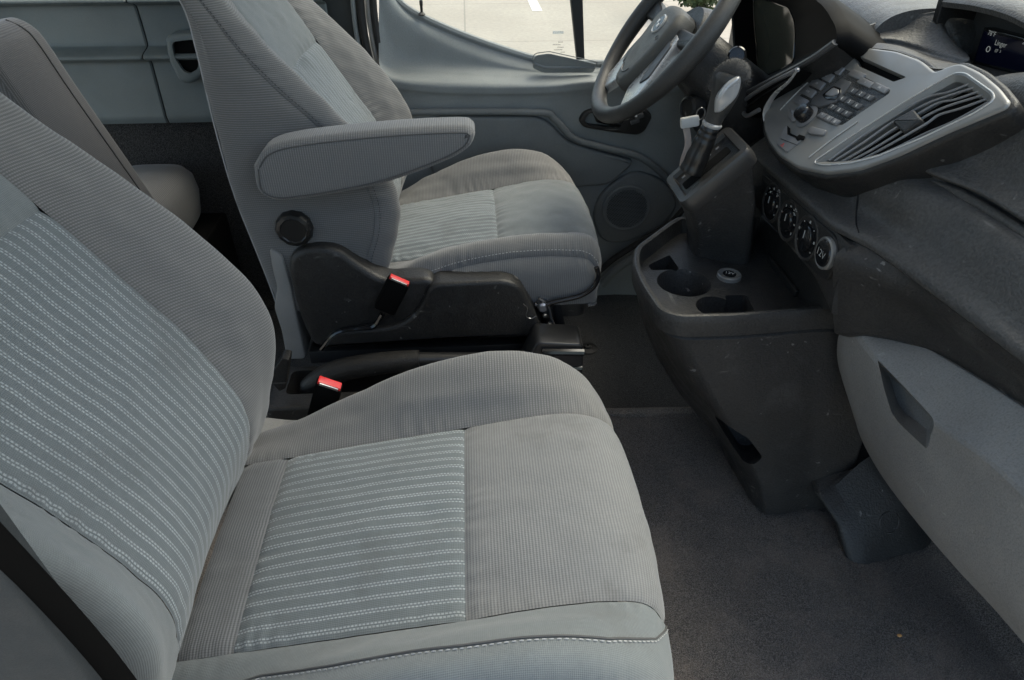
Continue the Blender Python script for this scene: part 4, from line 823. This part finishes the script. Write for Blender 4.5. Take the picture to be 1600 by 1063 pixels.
# ---- lower console with cup tray
ZT = .50
plan = PP([(1060, 338), (1046, 346), (993, 385), (989, 410), (1002, 442), (1030, 484), (1060, 495), (1150, 493), (1285, 482)], z=ZT)
plan = rnd([q for q in plan]+[V3(.80, plan[-1][1]-.01, ZT), V3(.80, .27, ZT)], [.01, .012, .02, .03, .03, .03, .02, .02, .02, .01, .01], 4)
if newell(plan)[2] < 0: plan = plan[::-1]
def cring(z, dx, ins=0., dy=0., dn=None):
    q = plan.copy(); q[:, 2] = z; dn = dx if dn is None else dn; q[:, 0] += np.interp(q[:, 1], [-.07, .12], [dn, dx])*np.clip((.76-q[:, 0])/.40, 0, 1); q[:, 1] += dy*np.clip((.05-q[:, 1])/.13, -1, 1)
    return inset(q, V3(0, 0, 1), ins) if ins else q
rings = [cring(.02, .25, .0, -.055, .255), cring(.045, .24, -.002, -.052, .25), cring(.10, .195, 0, -.042, .23), cring(.156, .13, 0, -.032, .195), cring(.24, .08, 0, -.02, .145), cring(.32, .044, 0, -.01, .09), cring(.40, .018, 0, 0, .04), cring(.448, .008, 0, 0, .014), cring(.452, .008, .004, 0, .014), cring(.4535, .007, .006, 0, .012), cring(.455, .006, .003, 0, .010), cring(.458, .004, -.004, 0, .006), cring(.47, .003, -.004), cring(.485, .001, -.003), cring(.494, .0, -.002), cring(.499, 0, .001), cring(.5005, 0, .005), cring(.4985, 0, .011), cring(.488, 0, .013), cring(.466, .002, .016)]
con = mk('console', g_loft(rings, True, True), 'console_plastic', da, angle=50)
cupc = P(1069, 440, z=.468); cut(con, g_lathe([(.040, -.10), (.048, -.02), (.054, .0), (.0555, .01)], cupc, (0, 0, 1), 40))
cut(con, g_lathe([(.030, -.09), (.037, .01)], P(1118, 478, z=.468), (0, 0, 1), 28))
cut(con, g_prism(rnd(PP([(1135, 448), (1170, 448), (1190, 487), (1150, 488)], z=.485), .008), (0, 0, 1), .07, .001))
cut(con, g_prism(rnd(PP([(1014, 402), (1048, 386), (1064, 408), (1020, 410)], z=.485), .006), (0, 0, 1), .07, .001))
p0, pn = hit(con, 1166, 706)
if p0 is not None:
    pn = unit(pn*.5-unit(ray(1166, 706))*.5); pq = rnd([PL(a, b, p0+pn*.03, pn) for a, b in ((1116, 652), (1138, 666), (1172, 692), (1196, 728), (1182, 740), (1164, 737), (1146, 708), (1130, 682))], .008, 3)
    cut(con, g_prism(pq, pn, .15, .001))
c = P(1139, 432, z=.468); mb = MB().add(g_lathe([(.024, -.003), (.024, .005), (.0215, .007), (.020, .006)], c, (0, 0, 1), 36), 'silver'); mb.add(g_lathe([(.0202, .0055), (.0001, .007)], c, (0, 0, 1), 36), 'gloss_black'); mb.add(g_text('12V', .012, c+V3(0, 0, .0075), V3(.9, -.4, 0), V3(.4, .9, 0)), 'print'); mb.build('tray_socket', da)
# ---- gear selector pod
GN0, GN1 = P(1066, 316, y=.085), P(1167, 232, y=.085); gx_ = unit(GN1-GN0); gn = unit(np.cross(gx_, V3(0, 1, 0))); gn = gn if gn[2] > 0 else -gn
Wd = .115; plate = rnd([GN0, GN1, GN1+V3(0, Wd, 0), GN0+V3(0, Wd, 0)], .012, 4)
low = rnd([P(1083, 402, z=.462), P(1168, 419, z=.462), V3(.66, .25, .462), V3(.50, .27, .462)], .02, 4)
low2 = low*.35+(plate-gn*.05)*.65
mk('selector_pod', g_loft([low, low*.72+low2*.28+V3(.004, .004, 0), low2, plate-gn*.022, inset(plate, newell(plate), .004)-gn*.018], True, True) if newell(plate)@gn > 0 else g_loft([low[::-1], low2[::-1], plate[::-1]-gn*.02], True, True), 'console_plastic', da, angle=45)
pe = plate if newell(plate)@gn > 0 else plate[::-1]
mk('selector_frame', g_loft([inset(pe, gn, -.003)-gn*.034, inset(pe, gn, -.006)-gn*.022, inset(pe, gn, -.006)-gn*.006, inset(pe, gn, -.003), inset(pe, gn, .010), inset(pe, gn, .013)-gn*.010]), 'frame_grey', da)
gpm = (GN0+GN1)/2+V3(0, Wd/2, 0); gate = mk('selector_gate', g_prism(inset(pe, gn, .011)-gn*.008, gn, .006, .001), 'black_plastic', da)
for k in range(5): mk('gate_mark', g_box(gpm+gx_*(-.045+.020*k)+V3(0, .030, 0)-gn*.0075, gx_*.004, (0, .003, 0), gn*.0006, .0003), 'print' if k % 2 else 'button_grey', gate)
mk('gate_slot', g_prism(rnd([gpm+gx_*a+V3(0, b, 0)-gn*.0072 for a, b in ((-.055, -.016), (.05, -.016), (.05, .012), (-.055, .012))], .006), gn, .001, .0003), 'void_black', gate)
# ---- foot-well air duct under the console
dt = [V3(.74, .0, .13), P(1272, 774, z=.085), P(1300, 764, z=.10), P(1352, 716, z=.165), V3(.90, -.12, .18)]
dm = [V3(.80, .0, .05), P(1306, 822, z=.05), P(1345, 828, z=.055), P(1412, 782, z=.10), V3(.95, -.15, .10)]
dk = [V3(.82, .0, .012), P(1318, 866, z=.016), P(1348, 870, z=.014), P(1428, 838, z=.025), V3(1.0, -.17, .03)]
db = [V3(.82, .0, .0), P(1322, 876, z=.001), P(1346, 884, z=.001), P(1446, 858, z=.001), V3(1.02, -.19, .0)]
fd = [rnd(q, [.005, .02, .035, .02, .005], 5) for q in (db, dk, dm, dt)]
if newell(fd[0])[2] < 0: fd = [q[::-1] for q in fd]
mk('foot_duct', g_loft(fd, True, True), 'console_plastic', da, angle=40)
mk('duct_plug', g_lathe([(.024, 0), (.024, .002), (.022, .003), (.0205, .0015), (.0001, .0015)], V3(0, 0, 0)+hit(bpy.data.objects['foot_duct'], 1389, 816)[0], hit(bpy.data.objects['foot_duct'], 1389, 816)[1], 28), 'console_plastic', da)
mk('dash_core', g_prism(rnd([(1.0, -.80, .80), (1.2, -.80, .80), (1.2, .85, .80), (1.0, .85, .80)], .02), (0, 0, 1), .66, .01), 'void_black', da)
mk('cluster_housing', g_prism(rnd([(.73, .20, .90), (1.1, .20, .90), (1.1, .85, .90), (.73, .85, .90)], .02), (0, 0, 1), .5, .01), 'black_plastic', da)

# ================================================================== gear lever, key tag, belt, small things on the floor
gl_t = thing('gear_lever', 'silver and black gear selector with a fuzzy dark knob cover', 'gear lever', tuple(P(1084, 262, y=.14)))
b0, b1, b2, b3 = P(1080, 268, y=.142), P(1100, 222, y=.14), P(1112, 195, y=.138), P(1120, 176, y=.137)
mk('boot', g_tube(smooth([b0, b1, b2], 40), np.linspace(.023, .0155, 40)+.0006*np.sin(np.linspace(0, 30, 40)+np.sin(np.linspace(0, 9, 40))), 20), 'boot_black', gl_t)
mk('collar', g_lathe([(.017, -.003), (.0185, 0), (.0185, .003), (.016, .005)], b2, b3-b2, 28), 'bright_silver', gl_t)
k3, k4, k5 = P(1131, 150, y=.135), P(1140, 122, y=.132), P(1143, 108, y=.131)
mk('knob', g_tube(smooth([b2, b3, k3, k4, k5], 30), np.interp(np.linspace(0, 1, 30), [0, .2, .5, .75, .92, 1], [.0155, .017, .0235, .026, .021, .008]), 24), 'leather', gl_t, angle=180)
ins_ = [P(1117, 177, y=.106), P(1120, 155, y=.1), P(1136, 131, y=.099), P(1155, 120, y=.1), P(1158, 132, y=.1), P(1150, 154, y=.1), P(1128, 175, y=.104)]
mk('knob_insert', g_prism(smooth(np.array(ins_+ins_[:1]), 40)[:-1], (-.25, -1, .1), .025, .006, 4), 'bright_silver', gl_t)
fz = MB(); rg = np.random.default_rng(5)
cap = smooth([P(1116, 142, y=.150), P(1128, 121, y=.145), P(1143, 108, y=.135), P(1158, 112, y=.12), P(1162, 126, y=.115)], 20)
fz.add(g_tube(cap, np.interp(np.linspace(0, 1, 20), [0, .3, .7, 1], [.013, .018, .017, .011]), 16), 'fur'); 
for k in range(2200):
    t = rg.uniform(0, 19); c = cap[int(t)]; d = unit(rg.normal(size=3)); r0 = np.interp(t, [0, 6, 13, 19], [.012, .017, .016, .010]); p = c+d*r0; q = p+d*.006+rg.normal(size=3)*.0025; s = unit(np.cross(d, rg.normal(size=3)))*.0005
    fz.add((np.array([p-s, p+s, q]), [(0, 1, 2)]), 'fur')
fz.build('knob_cover', gl_t)
kt = thing('key_tag', 'white plastic key tag on a beige strap hanging under the steering column', 'key tag', tuple(P(1077, 192, y=.30)))
c = P(1078, 191, y=.29); mk('tag', g_box(c, (.019, 0, .003), (-.002, 0, .011), (0, -.004, 0), .003), 'white_plastic', kt)
st2 = [P(1072, 198, y=.295), P(1075, 225, y=.294), P(1068, 250, y=.292), P(1064, 275, y=.29)]; mk('strap', g_tube(smooth(st2, 20), .007, 8, True, .2, (0, 1, 0)), 'beige_strap', kt)
mk('key_ring', g_tube(np.array([P(1095, 178, y=.30)+V3(.009*math.cos(t), 0, .012*math.sin(t)) for t in np.linspace(0, 6.283, 24)]), .0014, 6), 'metal', kt)
ba_, bb_ = P(0, 878, y=-.785), P(120, 1030, y=-.785); bd_ = bb_-ba_; q = np.array([ba_+bd_*t+V3(0, .01*math.sin(t), 0) for t in np.linspace(-4.2, 2.6, 60)])   # from the pillar down to the floor anchor
G = []
for k, p in enumerate(q):
    t = unit(np.gradient(q, axis=0)[k]); nrm = unit(V3(.25, -1, .35)); s = unit(np.cross(t, nrm)); G.append([p-s*.0165, p-s*.016+nrm*.0007, p+s*.016+nrm*.0007, p+s*.0165, p+s*.016-nrm*.0007, p-s*.016-nrm*.0007])
bt = mk('seat_belt', g_loft([np.array(a) for a in G], True, True), 'webbing'); tag(bt, 'black seat belt webbing in the bottom left corner', 'seat belt')
pl0, pl1 = P(0, 905, y=-.79), P(120, 1055, y=-.79); pd_ = pl1-pl0; pt_ = [pl0-pd_*4., pl0+pd_*2.6, V3((pl0+pd_*2.6)[0], -.79, .02), V3(-.95, -.79, .02), V3(-.95, -.79, (pl0-pd_*4.)[2])]
np_ = thing('near_pillar', 'dark grey door pillar trim in the very bottom left corner', 'pillar', (-.6, -.78, 0)); mk('trim_cover', g_prism(rnd(pt_, .02), (0, -1, 0), .03, .006), 'near_grey', np_)
fb = P(918, 545, z=-.04); o = mk('floor_bolt', g_lathe([(.030, 0), (.030, .003), (.026, .006), (.012, .007), (.011, .012), (.004, .013), (.003, .009)], fb, (0, 0, 1), 24), 'black_plastic'); tag(o, 'round black plastic fastener on the floor beside the driver seat', 'fastener')
o = mk('crumb', g_loft([np.array([P(1405, 994, z=.009)+V3(.005*math.cos(t)*r, .0035*math.sin(t)*r, h) for t in np.linspace(0, 5.5, 7)]) for r, h in ((.7, 0), (1, .002), (.5, .004))], True, True), 'crumb_orange'); tag(o, 'tiny orange crumb lying on the dark carpet', 'crumb')
ws = thing('windscreen', 'sloping clear windscreen in front of the dashboard', 'windscreen', (1.3, 0, .8))
mk('pane', (np.array([(1.36, .84, .84), (1.36, -.84, .84), (.60, -.74, 1.70), (.60, .74, 1.70)]), [(0, 1, 2, 3)]), 'glass', ws, flat=True)
mk('lower_seal', g_tube([(1.36, .84, .84), (1.37, 0, .84), (1.36, -.84, .84)], .012, 8), 'rubber', ws)
